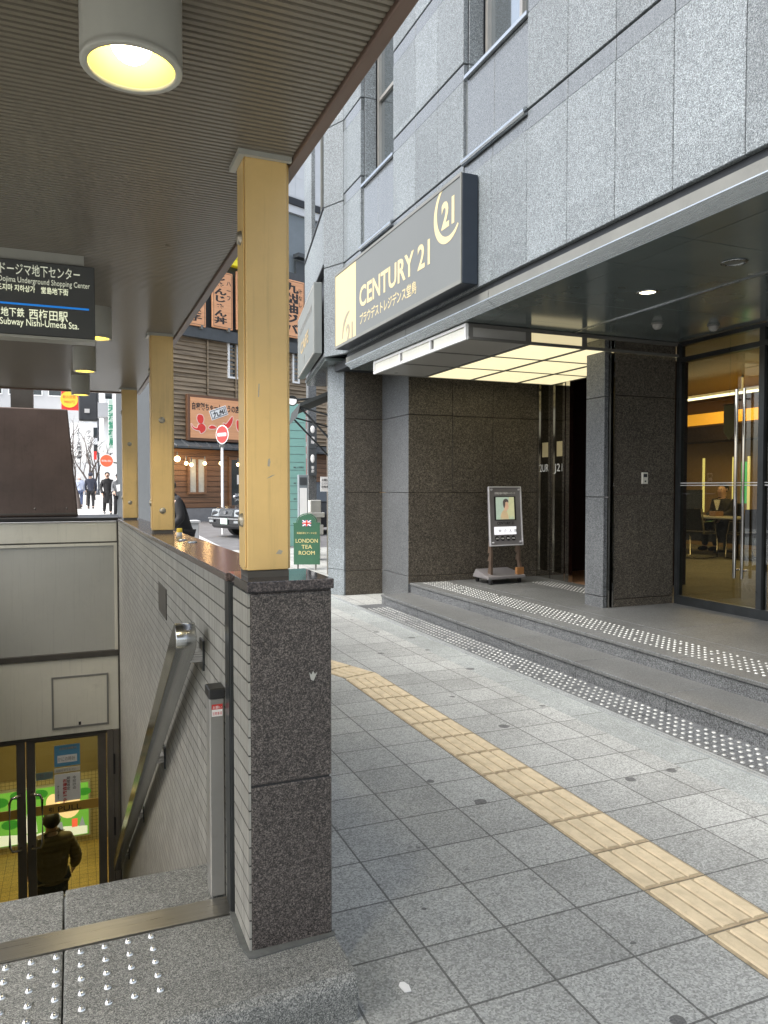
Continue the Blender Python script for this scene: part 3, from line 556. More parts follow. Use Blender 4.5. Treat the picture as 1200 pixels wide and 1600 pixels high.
def logo(b, o, ex, ey, R, w, mi=0, a0=100, a1=325):
    o, ex, ey = Vector(o), Vector(ex), Vector(ey); n = ex.cross(ey)
    O, I = arc_poly(0, 0, R, a0, a1, w * 0.35, w)
    for k in range(len(O) - 1): b.prism([O[k], O[k + 1], I[k + 1], I[k]], o, ex, ey, n * 0.0015, mi)
    b.text('21', o - ex * R * 0.43 - ey * R * 0.44, ex, ey, R * 1.17, R * 0.92, 0.035, 'L', 0.0015, mi)
b = B(); b.text('CENTURY 21', (fx, 8.245, 3.60), ex, Z_, 0.325, 1.87, 0.02); b.build('lettering', 'cream', t)
b = B(); b.text('プラウデストレジデンス堂島', (fx, 8.235, 3.405), ex, Z_, 0.135, 1.56, 0.012); b.build('lettering', 'cream', t)
b = B(); logo(b, (fx, 6.02, 3.95), ex, Z_, 0.27, 0.07, 0, 112, 322); b.build('logo', 'cream', t)
b = B()                                                        # half-cut grey logo on the cream field
logo(b, (fx, 8.60, 3.385), ex, Z_, 0.26, 0.06, 0, 88, 190); b.build('logo', 'greyletter', t)
# cafe sign on the street face
t = thing('cafe_sign', 'pale grey framed cafe sign on the corner face left of the CENTURY 21 sign', 'sign', C2 + b_ * 1.2 - nb * 0.1 + Z_ * 3.3)
o = C2 - nb * 0.13 + b_ * 0.02
b = B(); b.obox(o + Z_ * 3.3, b_ * 2.45, nb * 0.11, Z_ * 0.95); b.build('box', 'cafe_grey', t, 0.006)
b = B(); q = o - nb * 0.003
for z, h in ((3.31, 0.02), (4.21, 0.02)): b.obox(q + b_ * 0.05 + Z_ * z, b_ * 2.35, nb * 0.002, Z_ * h)
for u_ in (0.05, 2.38): b.obox(q + b_ * u_ + Z_ * 3.33, b_ * 0.02, nb * 0.002, Z_ * 0.88)
b.build('border', 'unlit', t)
b = B(); b.text('MANUFACTURING OF THE COFFEE', q + b_ * 2.15 + Z_ * 3.92, -b_, Z_, 0.13, 1.9); b.text('CAFE', q + b_ * 1.9 + Z_ * 3.6, -b_, Z_, 0.24, 1.2, 0.02, mi=1); b.text('堂', q + b_ * 1.4 + Z_ * 3.4, -b_, Z_, 0.15, None, mi=0)
M['gold'] = plain('gold_letter', (0.55, 0.42, 0.22), 0.35, 0.3, 0.05)
b.build('lettering', ['post_grey', 'gold'], t)
# light canopy
t = thing('light_canopy', 'flat translucent canopy with glowing yellow panels hung under the soffit', 'light canopy', (4.7, 7.2, 3.0))
x0, y0, y1, z0, z1 = 3.395, 6.22, 8.56, 2.885, 3.04
xs = [3.395, 4.09, 4.75, 5.45, 6.0]; yy = [6.22, 6.95, 7.74, 8.56]
fb = B()
fb.box(x0, x0 + 0.03, y0, y1, z0, z0 + 0.028); fb.box(x0, x0 + 0.03, y0, y1, z1 - 0.03, z1 - .001)
for y in (y0, 6.975, 7.755, y1 - 0.03): fb.box(x0, x0 + 0.03, y, y + 0.03, z0 + 0.028, z1 - 0.03)
fb.build('front_frame', 'white', t, 0.003)
db = B()
for x in xs[1:]: db.box(x - 0.022, x + 0.022, y0 + .001, y1, z0 + .001, z0 + 0.03)
for y in yy: db.box(x0 + 0.031, 6.0, y - 0.018, y + 0.018, z0 + .003, z0 + 0.028)
db.box(x0 + 0.031, 6.0, y0, y0 + 0.02, z1 - 0.035, z1 - .001)
for x in (xs[0] + .05, xs[1], xs[2]): db.box(x - 0.03, x + 0.03, y0 + .002, y0 + 0.02, z0 + .03, z1 - 0.035)
M['canopy_frame'] = plain('canopy_frame', (0.16, 0.155, 0.14), 0.4, 0.2, 0.1)
db.build('frame', 'canopy_frame', t)
for i in range(4):
    for j in range(3):
        b = B(); b.box(xs[i] + (0.03 if i == 0 else 0.022), xs[i + 1] - 0.022, yy[j] + 0.018, yy[j + 1] - 0.018, z0 + 0.008, z0 + 0.014)
        b.build('panel', 'unlit' if i == 0 else 'lit', t)
    if i < 2:
        b = B(); b.box(xs[i] + 0.04, xs[i + 1] - 0.03, y0 + 0.008, y0 + 0.014, z0 + 0.03, z1 - 0.035); b.build('side_panel', 'unlit' if i == 0 else 'lit_side', t)
for j in range(3):
    b = B(); b.box(x0 + 0.012, x0 + 0.018, yy[j] + 0.03, yy[j + 1] - 0.03, z0 + 0.028, z1 - 0.03); b.build('side_panel', 'panel_beige', t)
b = B(); b.box(x0 + .04, 6.0, y0 + .03, y1, z1 - 0.012, z1 - 0.004); b.build('top_plate', 'unlit', t)
# recessed downlights and sensor domes
def downlight(x, y, on):
    t = thing('downlight', ('lit' if on else 'unlit') + ' recessed round downlight in the dark glossy soffit', 'ceiling light', (x, y, 3.045))
    b = B(); b.lathe([(0.062, 0), (0.085, -0.002), (0.088, -0.006), (0.066, -0.010), (0.062, 0)], (x, y, 3.045), 28); b.build('trim', 'silver', t)
    b = B(); b.lathe([(0.0001, -0.003), (0.062, -0.003)], (x, y, 3.045), 28); b.build('lens', M['bulb_dim'] if on else 'fascia', t)
M['bulb_dim'] = emit('downlight_lens', (1.0, 0.9, 0.62), 2.6)
downlight(4.2, 4.717, True); downlight(4.193, 3.87, False)
def sensor(x, y, z, lab):
    t = thing('motion_sensor', lab, 'sensor', (x, y, z))
    b = B(); b.lathe([(0.055, 0), (0.058, -0.012), (0.05, -0.018)], (x, y, z), 24); b.build('base', 'fascia', t)
    b = B(); b.lathe([(0.045, -0.018), (0.042, -0.04), (0.026, -0.058), (0.0001, -0.064)], (x, y, z), 24); b.build('dome', 'unlit', t)
sensor(5.07, 5.56, 3.045, 'small grey sensor dome on the soffit beside the granite pier')
sensor(5.62, 5.42, 3.045, 'small grey sensor dome on the soffit above the glass front')
# intercom
t = thing('intercom', 'small beige intercom plate on the dark granite pier', 'intercom', (5.535, 6.24, 1.6))
b = B(); b.box(5.50, 5.575, 6.222, 6.243, 1.54, 1.66); b.build('plate', 'panel_beige', t, 0.003)
b = B(); b.box(5.515, 5.56, 6.218, 6.2215, 1.61, 1.645); b.box(5.53, 5.545, 6.216, 6.2215, 1.56, 1.575); b.build('speaker', 'darksteel', t)
# ------------------------------------------------------------------ display stand
t = thing('display_stand', 'tilted wheeled display stand with portrait poster on the entrance platform', 'display stand', (5.25, 8.5, 0.257))
def P3(u, v, w=0.0):                                           # panel plane: u along width, v up the slope, w towards the viewer
    o = Vector((4.93, 8.36, 0.745)); eu = Vector((0.995, 0.09, 0)); ev = Vector((0.085, 0.20, 0.76)).normalized(); n = eu.cross(ev).normalized()
    return o + eu * u + ev * v + n * w
eu = Vector((0.995, 0.09, 0)).normalized(); ev = Vector((0.085, 0.20, 0.76)).normalized(); en = eu.cross(ev).normalized()
M['st_grey'] = plain('stand_panel_grey', (0.25, 0.24, 0.245), 0.3, 0.3, 0.08, 4)
b = B(); b.obox(P3(0, 0, -0.03), eu * 0.53, ev * 0.80, en * 0.028); b.build('panel', 'st_grey', t, 0.004)
b = B()
for a in ((0, 0, 0.53, 0.014), (0, 0.786, 0.53, 0.014)): b.obox(P3(a[0], a[1], -0.001), eu * a[2], ev * a[3], en * 0.012)
for u_ in (0, 0.516): b.obox(P3(u_, 0.014, -0.001), eu * 0.014, ev * 0.772, en * 0.012)
for u_ in (0.045, 0.485):
    for v_ in (0.045, 0.755): b.cyl(P3(u_, v_, 0), P3(u_, v_, 0.022), 0.012, None, 12)
M['lit_label'] = emit('backlit_label', (0.95, 0.95, 1.0), 0.22)
M['acryl'] = plain('acrylic_edge', (0.72, 0.72, 0.74), 0.15, 0.2, 0.05)
b.build('frame', 'acryl', t)
def flat(poly, mi, w, b): b.prism(poly, P3(0, 0, w), eu, ev, en * 0.0012, mi)
b = B(); flat([(0.085, 0.34), (0.435, 0.34), (0.435, 0.665), (0.085, 0.665)], 0, 0.000, b); b.build('poster_border', 'black', t)
b = B()
flat([(0.112, 0.352), (0.408, 0.352), (0.408, 0.655), (0.112, 0.655)], 0, 0.0015, b)
flat([(0.27, 0.352), (0.408, 0.352), (0.408, 0.655), (0.33, 0.655)], 1, 0.003, b)
flat([(0.175, 0.352), (0.315, 0.352), (0.305, 0.40), (0.285, 0.455), (0.262, 0.475), (0.232, 0.48), (0.20, 0.445), (0.182, 0.40)], 2, 0.0045, b)
flat([(0.245, 0.47), (0.285, 0.462), (0.29, 0.49), (0.302, 0.487), (0.31, 0.50), (0.31, 0.515), (0.318, 0.528), (0.309, 0.545), (0.309, 0.572), (0.295, 0.59), (0.255, 0.59), (0.238, 0.555), (0.24, 0.51)], 3, 0.006, b)
flat([(0.225, 0.545), (0.222, 0.59), (0.24, 0.622), (0.275, 0.632), (0.305, 0.618), (0.313, 0.59), (0.308, 0.577), (0.29, 0.59), (0.262, 0.585), (0.258, 0.545), (0.245, 0.505), (0.232, 0.515)], 4, 0.0075, b)
for k in range(14): flat([(0.115 + 0.02 * k, 0.353), (0.132 + 0.02 * k, 0.353), (0.123 + 0.02 * k + random.uniform(-.006, .006), 0.353 + random.uniform(.02, .06) * (1 if k < 4 or k > 9 else 0.2))], 5, 0.009, b)
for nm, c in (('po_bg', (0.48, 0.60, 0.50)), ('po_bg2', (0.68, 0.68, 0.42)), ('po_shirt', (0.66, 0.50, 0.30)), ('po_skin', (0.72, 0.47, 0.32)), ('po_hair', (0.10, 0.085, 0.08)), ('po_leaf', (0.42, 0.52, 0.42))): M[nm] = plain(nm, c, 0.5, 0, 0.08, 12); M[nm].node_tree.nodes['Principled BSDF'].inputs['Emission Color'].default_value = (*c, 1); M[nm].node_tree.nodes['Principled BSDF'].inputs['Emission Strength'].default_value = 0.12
b.build('portrait_poster', ['po_bg', 'po_bg2', 'po_shirt', 'po_skin', 'po_hair', 'po_leaf'], t)
b = B(); b.text('世界最大級の不動産ネットワーク', P3(0.10, 0.695, 0), eu, ev, 0.035, 0.33); b.build('lettering', 'paper', t)
b = B(); b.text('CENTURY 21', P3(0.125, 0.285, 0), eu, ev, 0.052, 0.27, 0.01); b.build('lettering', 'black', t)
b = B(); flat([(0.075, 0.15), (0.43, 0.15), (0.43, 0.255), (0.075, 0.255)], 0, 0, b); b.build('label_plate', 'lit_label', t)
b = B()
for k, ch_ in enumerate('仲介人様'): b.text(ch_, P3(0.14 + 0.085 * k, 0.18, 0.0015), eu, ev, 0.05)
b.build('lettering', 'post_grey', t)
b = B()
for k in range(4):
    c = P3(0.115 + 0.088 * k, 0.10, 0); b.cyl(c, c + en * 0.003, 0.033, None, 20)
    b.text(['売買', '賃貸', '管理', '相談'][k], c - eu * 0.022 - ev * 0.01 + en * 0.003, eu, ev, 0.022, 0.044, mi=1)
b.build('badge', ['black', 'paper'], t)
M['st_leg'] = plain('stand_leg', (0.22, 0.16, 0.12), 0.35, 0.6, 0.1)
for u_ in (0.035, 0.48):
    b = B(); w_ = eu * 0.03; prof = [P3(u_, 0.1, -0.035), P3(u_, -0.09, -0.03), P3(u_, -0.2, -0.015) + Vector((0.0, 0.03, 0)), Vector((4.90 + u_ * 1.06, 8.33, 0.36)) + Vector((0.02, 0.05, 0))]
    for a, c in zip(prof, prof[1:]): b.hexa([a, a + w_, a + w_ + Y_ * 0.045, a + Y_ * 0.045, c, c + w_, c + w_ + Y_ * 0.09, c + Y_ * 0.09])
    b.build('leg', 'st_leg', t)
b = B(); o = Vector((4.86, 8.28, 0.325)); b.hexa([o, o + eu * 0.60, o + eu * 0.60 + Y_ * 0.42, o + Y_ * 0.42, o + Z_ * 0.035 + Y_ * 0.01, o + eu * 0.60 + Z_ * 0.035 + Y_ * 0.01, o + eu * 0.56 + Y_ * 0.40 + Z_ * 0.10, o + eu * 0.04 + Y_ * 0.40 + Z_ * 0.10]); b.build('base', 'st_grey', t, 0.006)
b = B(); o = Vector((5.34, 8.36, 0.365)); b.obox(o, eu * 0.11, Y_ * 0.05, Z_ * 0.09)
M['wood'] = plain('stand_wood', (0.36, 0.17, 0.06), 0.5, 0, 0.15, 9); b.build('weight', 'wood', t)
for dx, dy in ((0.05, 0.03), (0.53, 0.06), (0.56, 0.40), (0.06, 0.38)):
    c = Vector((4.86 + dx, 8.28 + dy + dx * 0.09, 0.257)); b = B(); b.cyl(c + Vector((-0.012, 0, 0.03)), c + Vector((0.012, 0, 0.03)), 0.03, None, 16); b.box(c.x - 0.018, c.x + 0.018, c.y - 0.012, c.y + 0.02, c.z + 0.045, c.z + 0.072, 1); b.build('caster', ['black', 'silver'], t)
# ------------------------------------------------------------------ office furniture seen through the glass
def desk(x, y, w, d, lab):
    t = thing('desk', lab, 'desk', (x, y, 0.252)); b = B(); b.box(x - d / 2, x + d / 2, y - w / 2, y + w / 2, 0.94, 0.97); b.build('desktop', 'unlit', t, 0.004)
    for dx in (-d / 2 + .04, d / 2 - .1):
        for dy in (-w / 2 + .04, w / 2 - .1): b = B(); b.box(x + dx, x + dx + .06, y + dy, y + dy + .06, 0.252, 0.939); b.build('leg', 'darksteel', t)
    b = B(); b.box(x + d / 2 - 0.03, x + d / 2 - .01, y - w / 2 + .12, y + w / 2 - .12, 0.45, 0.939); b.build('modesty_panel', 'black', t)
desk(11.0, 10.75, 2.2, 0.8, 'dark meeting desk seen through the glass front'); desk(11.6, 8.95, 1.5, 0.8, 'second desk deeper in the office to the right, seen through the glass')
def chair(x, y, rz, lab, g):
    t = thing('chair', lab, 'chair', (x, y, 0.252), g); c, s = math.cos(rz), math.sin(rz)
    def R_(u, v, z): return Vector((x + u * c - v * s, y + u * s + v * c, z + 0.252))
    ux, vy = Vector((c, s, 0)), Vector((-s, c, 0))
    b = B(); b.obox(R_(-0.23, -0.22, 0.43), ux * 0.46, vy * 0.44, Z_ * 0.05); b.build('seat', 'black', t, 0.01)
    b = B(); b.hexa([R_(-0.22, 0.20, 0.50), R_(0.22, 0.20, 0.50), R_(0.22, 0.225, 0.50), R_(-0.22, 0.225, 0.50), R_(-0.22, 0.29, 0.88), R_(0.22, 0.29, 0.88), R_(0.22, 0.31, 0.88), R_(-0.22, 0.31, 0.88)]); b.build('backrest', 'black', t)
    b = B()
    for u in (-0.25, 0.25): b.tube([R_(u, 0.30, 0.88), R_(u, 0.22, 0.45), R_(u, -0.22, 0.44), R_(u, -0.26, 0.02), R_(u, 0.26, 0.02)], 0.012, 6); b.tube([R_(u, 0.24, 0.65), R_(u, -0.14, 0.66), R_(u, -0.2, 0.44)], 0.012, 6)
    b.tube([R_(-0.25, 0.26, 0.02), R_(0.25, 0.26, 0.02)], 0.012, 6); b.build('frame', 'mirror', t)
chair(10.2, 10.15, math.pi / 2 + .3, 'black cantilever chair with its back to the glass, left of the desk', 'office chairs'); chair(10.75, 9.55, math.pi * 0.9, 'black cantilever chair standing right of the desk by the door handle', 'office chairs')
t = thing('computer_monitor', 'black computer monitor standing on the office desk', 'monitor', (11.0, 11.05, 0.97))
b = B(); b.obox((10.86, 11.35, 1.10), (0.10, -0.55, 0), (0.03, 0.005, 0), (0, 0, 0.36)); b.build('screen', 'black', t); b = B(); b.box(10.9, 11.0, 11.02, 11.12, 0.97, 1.1); b.build('stand', 'darksteel', t)
t = tag(B().box(10.95, 11.15, 10.45, 10.6, 0.97, 1.06).build('desk_tray', 'lobby_floor', None, 0.004, (11, 10.5, 0.97)), 'orange box of papers on the desk before the seated person', 'box')
for k, (y, lab) in enumerate(((11.67, 'left'), (10.92, 'middle'), (10.56, 'right'))):
    b = B(); b.box(11.9, 11.93, y, y + 0.04, 1.0, 2.1); tag(b.build('light_strip', 'warmstrip', None, 0, (11.9, y, 1.0)), {'left': 'pale vertical light strip at the back of the office above the monitor', 'middle': 'thin vertical light strip beside the seated person', 'right': 'vertical light strip by the green screen'}[lab], 'light', 'office light strips')
b = B(); b.box(11.94, 11.97, 10.66, 10.78, 1.2, 2.0); tag(b.build('green_screen', 'greenlit', None, 0, (11.95, 10.7, 0.9)), 'glowing green screen at the back of the office', 'screen')
t = thing('tube_light', 'white tube light under the office ceiling', 'ceiling light', (10.2, 10.0, 3.1)); b = B(); b.cyl((10.2, 8.9, 3.07), (10.2, 11.0, 3.07), 0.02, None, 10); b.build('tube', 'tube', t); b = B(); b.box(10.17, 10.23, 8.85, 11.05, 3.095, 3.13); b.box(10.19, 10.21, 9.2, 9.22, 3.13, 3.35); b.box(10.19, 10.21, 10.6, 10.62, 3.13, 3.35); b.build('fitting', 'unlit', t)
t = thing('pennant', 'pale pointed pennant hanging inside the glass front', 'pennant', (6.3, 5.9, 2.2))
o = onX(1131, 633, 6.25); d_ = Vector((0, -1, 0)); k_ = 1.0
b = B(); b.prism([(0, 0), (0.15, 0), (0.15, -0.28), (0.075, -0.37), (0, -0.28)], o, d_, Z_, X_ * 0.004)
M['pennant'] = plain('pennant_cloth', (0.42, 0.40, 0.30), 0.8, 0, 0.15, 14); b.build('cloth', 'pennant', t)
b = B(); b.cyl(o - d_ * 0.01, o + d_ * 0.16, 0.005, None, 8); b.tube([o, o + d_ * 0.075 + Z_ * 0.1, o + d_ * 0.15], 0.002, 5); b.tube([o + d_ * 0.075 + Z_ * 0.1, Vector((o.x, o.y - .075, 3.35))], 0.002, 5); b.build('rod', 'silver', t)
for nm, x, y, z in (('ceiling_lamp', 8.4, 7.2, 3.34), ('ceiling_lamp', 10.0, 8.2, 3.34)):
    t = thing(nm, 'small round downlight in the office ceiling behind the glass', 'ceiling light', (x, y, z), 'office downlights'); b = B(); b.cyl((x, y, 3.335), (x, y, 3.349), 0.06); b.build('lens', 'bulb_dim', t)
def area(name, x, y, z, sx_, sy_, e, c, parent=None):
    l = bpy.data.lights.new(name, 'AREA'); l.shape = 'RECTANGLE'; l.size = sx_; l.size_y = sy_; l.energy = e; l.color = c
    o = bpy.data.objects.new(name, l); COL.objects.link(o); o.location = (x, y, z); return o
area('office_light', 10.5, 9.8, 3.32, 2.5, 3.5, 58, (1, 0.78, 0.42))
# ================================================================== STATION ENTRANCE: wall, pillar, stairwell
def XW(y): return 0.455 - 0.0035 * (y - 2.4)
def CZ(y): return 1.226 - 0.0095 * (y - 2.4)
t = thing('parapet_wall', 'low wall of grey ribbed tiles with reddish brown polished coping beside the stairs', 'wall', (0.55, 5.5, 0))
b = B(); b.hexa([(XW(2.47), 2.47, -3.2), (0.64, 2.47, -3.2), (0.62, 9.0, -3.2), (XW(9.0), 9.0, -3.2), (XW(2.47), 2.47, CZ(2.47) - 0.028), (0.64, 2.47, CZ(2.47) - 0.028), (0.62, 9.0, CZ(9) - 0.028), (XW(9.0), 9.0, CZ(9.0) - 0.028)]); b.build('tile_cladding', 'tile', t)
b = B(); ys = [2.40, 4.0, 5.6, 7.2, 9.6]
for a, c in zip(ys, ys[1:]): b.hexa([(XW(a) - 0.012, a + .0015, CZ(a) - 0.026), (0.66, a + .0015, CZ(a) - 0.026), (0.655, c - .0015, CZ(c) - 0.026), (XW(c) - 0.012, c - .0015, CZ(c) - 0.026), (XW(a) - 0.012, a + .0015, CZ(a)), (0.66, a + .0015, CZ(a)), (0.655, c - .0015, CZ(c)), (XW(c) - 0.012, c - .0015, CZ(c))])
b.build('coping', 'coping', t, 0.003)
b = B(); b.box(XW(4.3) - 0.004, XW(4.3) + 0.02, 4.13, 4.52, 0.79, 0.955); b.build('vent', 'frame_dark', t)
b = B(); b.box(0.452, 0.50, 2.375, 2.465, -0.1, 1.2); b.box(0.449, 0.452, 2.382, 2.388, 0.13, 1.2); b.build('shutter_channel', 'darksteel', t)
t = thing('granite_pillar', 'dark brown granite pillar at the head of the stairs, carrying the nearest yellow column', 'pillar', (0.59, 2.26, 0.13))
b = B(); b.box(0.468, 0.716, 2.15, 2.37, 0.13, 0.618); b.box(0.468, 0.716, 2.15, 2.37, 0.624, 1.192); b.build('block', 'stone_pillar', t, 0.004)
b = B(); b.box(0.461, 0.4675, 2.152, 2.372, 0.13, 1.19); b.build('tile_face', 'tile', t)
b = B(); b.box(0.458, 0.722, 2.143, 2.45, 1.196, 1.226); b.build('cap', 'cap', t, 0.002)
b = B(); b.box(0.4685, 0.71, 2.155, 2.365, 0.6178, 0.6242); b.box(0.466, 0.716, 2.155, 2.37, 1.191, 1.197); b.build('joint', 'black', t)
b = B(); q = Vector((0.656, 2.1485, 0.935))
for pl in ([(-.012, .012), (-.006, -.012), (.002, -.016), (.008, -.004), (.014, .01), (.006, .004), (.001, .014), (-.005, .003)],): b.prism(pl, q, X_, Z_, (0, -0.0008, 0))
b.build('chipped_patch', 'panel_grey', t)
b = B(); b.prism([(0.452, 2.12), (0.47, 2.115), (0.56, 2.122), (0.66, 2.128), (0.722, 2.135), (0.722, 2.16), (0.47, 2.16), (0.46, 2.38), (0.445, 2.38), (0.44, 2.2)], (0, 0, 0.1305), X_, Y_, Z_ * 0.004); b.build('sealant', 'grime', t)
# landing
t = thing('stair_landing', 'raised granite landing with chrome studs at the top of the station stairs', 'landing', (-0.3, 2.3, 0))
def landing(b, x0, x1):
    prof = [(1.935, -0.05), (1.93, 0.085), (1.938, 0.112), (1.957, 0.127), (1.985, 0.13), (2.372, 0.13), (2.372, -0.05)]
    return prof
prof = [(1.935, -0.05), (1.93, 0.085), (1.938, 0.112), (1.957, 0.127), (1.985, 0.13), (2.374, 0.13), (2.374, -0.05)]
b = B()
for x0, x1 in ((-2.2, -0.9), (-0.897, -0.048), (-0.045, 0.722)): b.prism(prof, (x0, 0, 0), Y_, Z_, (x1 - x0, 0, 0))
b.build('slab', 'stone_land', t, 0.008, None, 2)
b = B()
for x0, x1 in ((-2.2, -0.9), (-0.897, -0.050), (-0.045, 0.47)): b.box(x0, x1, 2.482, 2.735, -0.1, 0.129)
b.build('edge_slab', 'stone_land', t, 0.004)
b = B(); b.box(-2.2, 0.47, 2.376, 2.480, 0.0, 0.133); b.build('threshold_strip', 'strip', t)
sm = B(); sm.lathe([(0.0122, 0), (0.0114, 0.003), (0.008, 0.0075), (0.004, 0.0095), (0.0001, 0.010)], (0, 0, 0), 20)
f0 = None
for k in range(11):
    for j in range(5):
        p_ = Vector((0.2 - 0.0663 * k, 2.345 - 0.0657 * j, 0.13)) - Vector(t['_base'])
        if f0 is None: f0 = sm.build('stud', 'stud', t, 0, (0, 0, 0)); f0.location = p_
        else: c = f0.copy(); COL.objects.link(c); c.parent = t; c.location = p_
t = thing('stair', 'concrete stair going down to the station doors', 'stairs', (-0.5, 5.6, 0))
b = B()
for k in range(18): b.box(-1.6, XW(2.74 + .28 * k) - .002, 2.74 + 0.28 * k, 2.74 + 0.28 * (k + 1), -3.1, 0.13 - 0.172 * (k + 1))
b.build('step', 'stone_step', t)
b = B(); b.box(-1.7, -1.6, 2.5, 8.6, -3.2, 1.15); b.build('side_wall', 'tile', t)
b = B(); b.box(-1.6, 0.62, 7.78, 8.74, -3.2, -3.025); b.build('floor', 'stone_land', t)
# flood barrier post
t = thing('guide_post', 'slim grey metal guide post with red and white sticker beside the pillar', 'post', (0.43, 2.5, 0.13))
b = B(); b.box(0.404, 0.452, 2.487, 2.56, 0.134, 0.80); b.build('post', 'post_grey', t, 0.003)
b = B(); b.box(0.401, 0.455, 2.484, 2.563, 0.80, 0.835); b.build('cap', 'black', t, 0.003)
M['red'] = plain('red_paint', (0.55, 0.04, 0.035), 0.4, 0, 0.06)
b = B(); b.box(0.411, 0.446, 2.4855, 2.4868, 0.742, 0.765, 0); b.box(0.411, 0.446, 2.4855, 2.4868, 0.7652, 0.782, 1); b.text('お願い', (0.414, 2.4855, 0.768), X_, Z_, 0.011, 0.029, ext=0.0004, mi=0); b.text('注意事項', (0.413, 2.4855, 0.747), X_, Z_, 0.012, 0.031, ext=0.0004, mi=2)
b.build('sticker', ['paper', 'red', 'red'], t)
# handrail
t = thing('handrail', 'polished steel handrail running down the tiled wall', 'handrail', (0.37, 4, 0.5))
p0, p1 = Vector((0, 2.80, 0.965)), Vector((0, 8.3, -2.50)); d_ = (p1 - p0).normalized(); up = Vector((0, -d_.z, d_.y)) * -1
if up.z < 0: up = -up
b = B(); L = (p1 - p0).length; hh, ww = 0.104, 0.074
prof = [(-hh / 2, 0)]
pl = [(L, -hh / 2), (L, hh / 2)] + [(0 + 0.028 - 0.046 * math.sin(math.radians(a)) * 0.9 , hh / 2 * math.cos(math.radians(a))) for a in range(0, 181, 18)]
b.prism([(u_, v_) for u_, v_ in pl], (0.333, p0.y, p0.z), d_, up, (ww, 0, 0), 0, True)
b.build('rail', 'rail', t, 0.004, None, 2)
for y in (2.93, 4.29, 5.71, 7.38):
    z = p0.z + (y - p0.y) * d_.z / d_.y - 0.03; b = B(); b.box(0.40, XW(y) - 0.006, y - 0.03, y + 0.03, z - 0.02, z + 0.02); b.box(XW(y) - 0.008, XW(y) + 0.002, y - 0.035, y + 0.045, z - 0.055, z + 0.06, 1); b.build('bracket', ['steel', 'darksteel'], t)
# end wall over the doors
EY = 8.6
t = thing('fascia_wall', 'beige metal panelled wall above the doors at the foot of the stairs', 'wall', (-0.5, EY, 1.0))
b = B(); b.box(-1.6, 0.418, EY, EY + 0.08, 0.92, 1.135); b.box(-1.6, 0.418, EY - .005, EY + 0.08, -1.13, -0.325); b.build('panel', 'panel_beige', t, 0.004)
b = B(); b.box(-1.6, 0.385, EY + 0.02, EY + 0.08, -0.26, 0.875); b.build('infill_panel', 'panel_grey', t)
b = B(); b.box(-1.6, 0.418, EY + .002, EY + 0.08, 0.876, 0.905); b.box(0.386, 0.418, EY + .002, EY + .08, -0.26, 0.876); b.box(-1.6, 0.418, EY - 0.02, EY + .1, -0.32, -0.262, 1); b.box(-1.6, 0.418, EY + .01, EY + .08, 0.905, 0.92, 1); b.box(0.42, 0.44, EY - .01, EY + .1, -3.0, 1.15, 1)
b.build('trim', ['panel_beige', 'frame_dark'], t)
b = B(); b.box(-1.7, 0.47, EY - 0.03, EY + 1.0, 1.142, 1.178); b.build('coping', 'black', t)
b = B()
for a in ((-0.25, 0.315, -0.525, -0.505), (-0.25, 0.315, -1.065, -1.045)): b.box(a[0], a[1], EY - .012, EY - .0055, a[2], a[3])
for x in (-0.25, 0.297): b.box(x, x + 0.018, EY - .012, EY - .0055, -1.045, -0.525)
b.build('hatch_frame', 'post_grey', t)
b = B(); b.box(-0.235, 0.295, EY - .009, EY - .0055, -1.044, -0.526); b.box(0.01, 0.035, EY - .012, EY - .0092, -1.04, -1.005, 1); b.build('hatch', ['panel_beige', 'black'], t)
# glass doors at the bottom
FL = -3.02
CF_ = -4.0
def glass_door(x0, x1, hinge, lab):
    y = EY + 0.05; t = thing('glass_door', lab, 'door', ((x0 + x1) / 2, y, FL))
    b = B(); b.box(x0, x0 + 0.085, y, y + 0.05, FL + 0.01, -1.17); b.box(x1 - 0.085, x1, y, y + 0.05, FL + 0.01, -1.17); b.box(x0 + .085, x1 - .085, y + .002, y + 0.048, -1.20, -1.17); b.box(x0 + .085, x1 - .085, y + .002, y + 0.048, FL + 0.01, FL + 0.12)
    b.build('frame', 'door_frame', t, 0.003)
    b = B(); b.box(x0 + 0.085, x1 - 0.085, y + 0.02, y + 0.028, FL + 0.12, -1.20); b.build('pane', 'glass', t)
    b = B(); b.box(x0 + 0.085, x1 - 0.085, y + 0.012, y + 0.019, -1.99, -1.89); b.build('sticker_band', 'cream_dark', t)
    hx = x0 + 0.05 if hinge == 'R' else x1 - 0.05; s_ = 1 if hinge == 'R' else -1
    b = B(); b.tube([(hx, y - 0.002, -1.72), (hx + .0 * s_, y - 0.06, -1.72), (hx + 0.08 * s_, y - 0.085, -1.73), (hx + 0.10 * s_, y - 0.085, -1.78), (hx + 0.10 * s_, y - 0.085, -2.24), (hx + 0.08 * s_, y - 0.085, -2.29), (hx, y - 0.06, -2.30), (hx, y - 0.002, -2.30)], 0.014, 10); b.build('handle', 'mirror', t)
    b = B(); b.text('引', (x0 + 0.21, y + 0.0115, -1.965), X_, Z_, 0.055, None, 0.02); b.text('PULL', (x0 + 0.30, y + 0.0115, -1.975), X_, Z_, 0.08, 0.23); b.build('lettering', 'black', t)
    return t
M['cream_dark'] = plain('ochre_band', (0.50, 0.30, 0.06), 0.45, 0, 0.05)
glass_door(-0.505, 0.285, 'R', 'right leaf of the bronze framed glass doors, with posters')
glass_door(-1.31, -0.515, 'L', 'left leaf of the bronze framed glass doors, cut by the picture edge')
t = thing('door_surround', 'dark bronze jamb and lintel around the station doors', 'door frame', (-0.5, EY, FL))
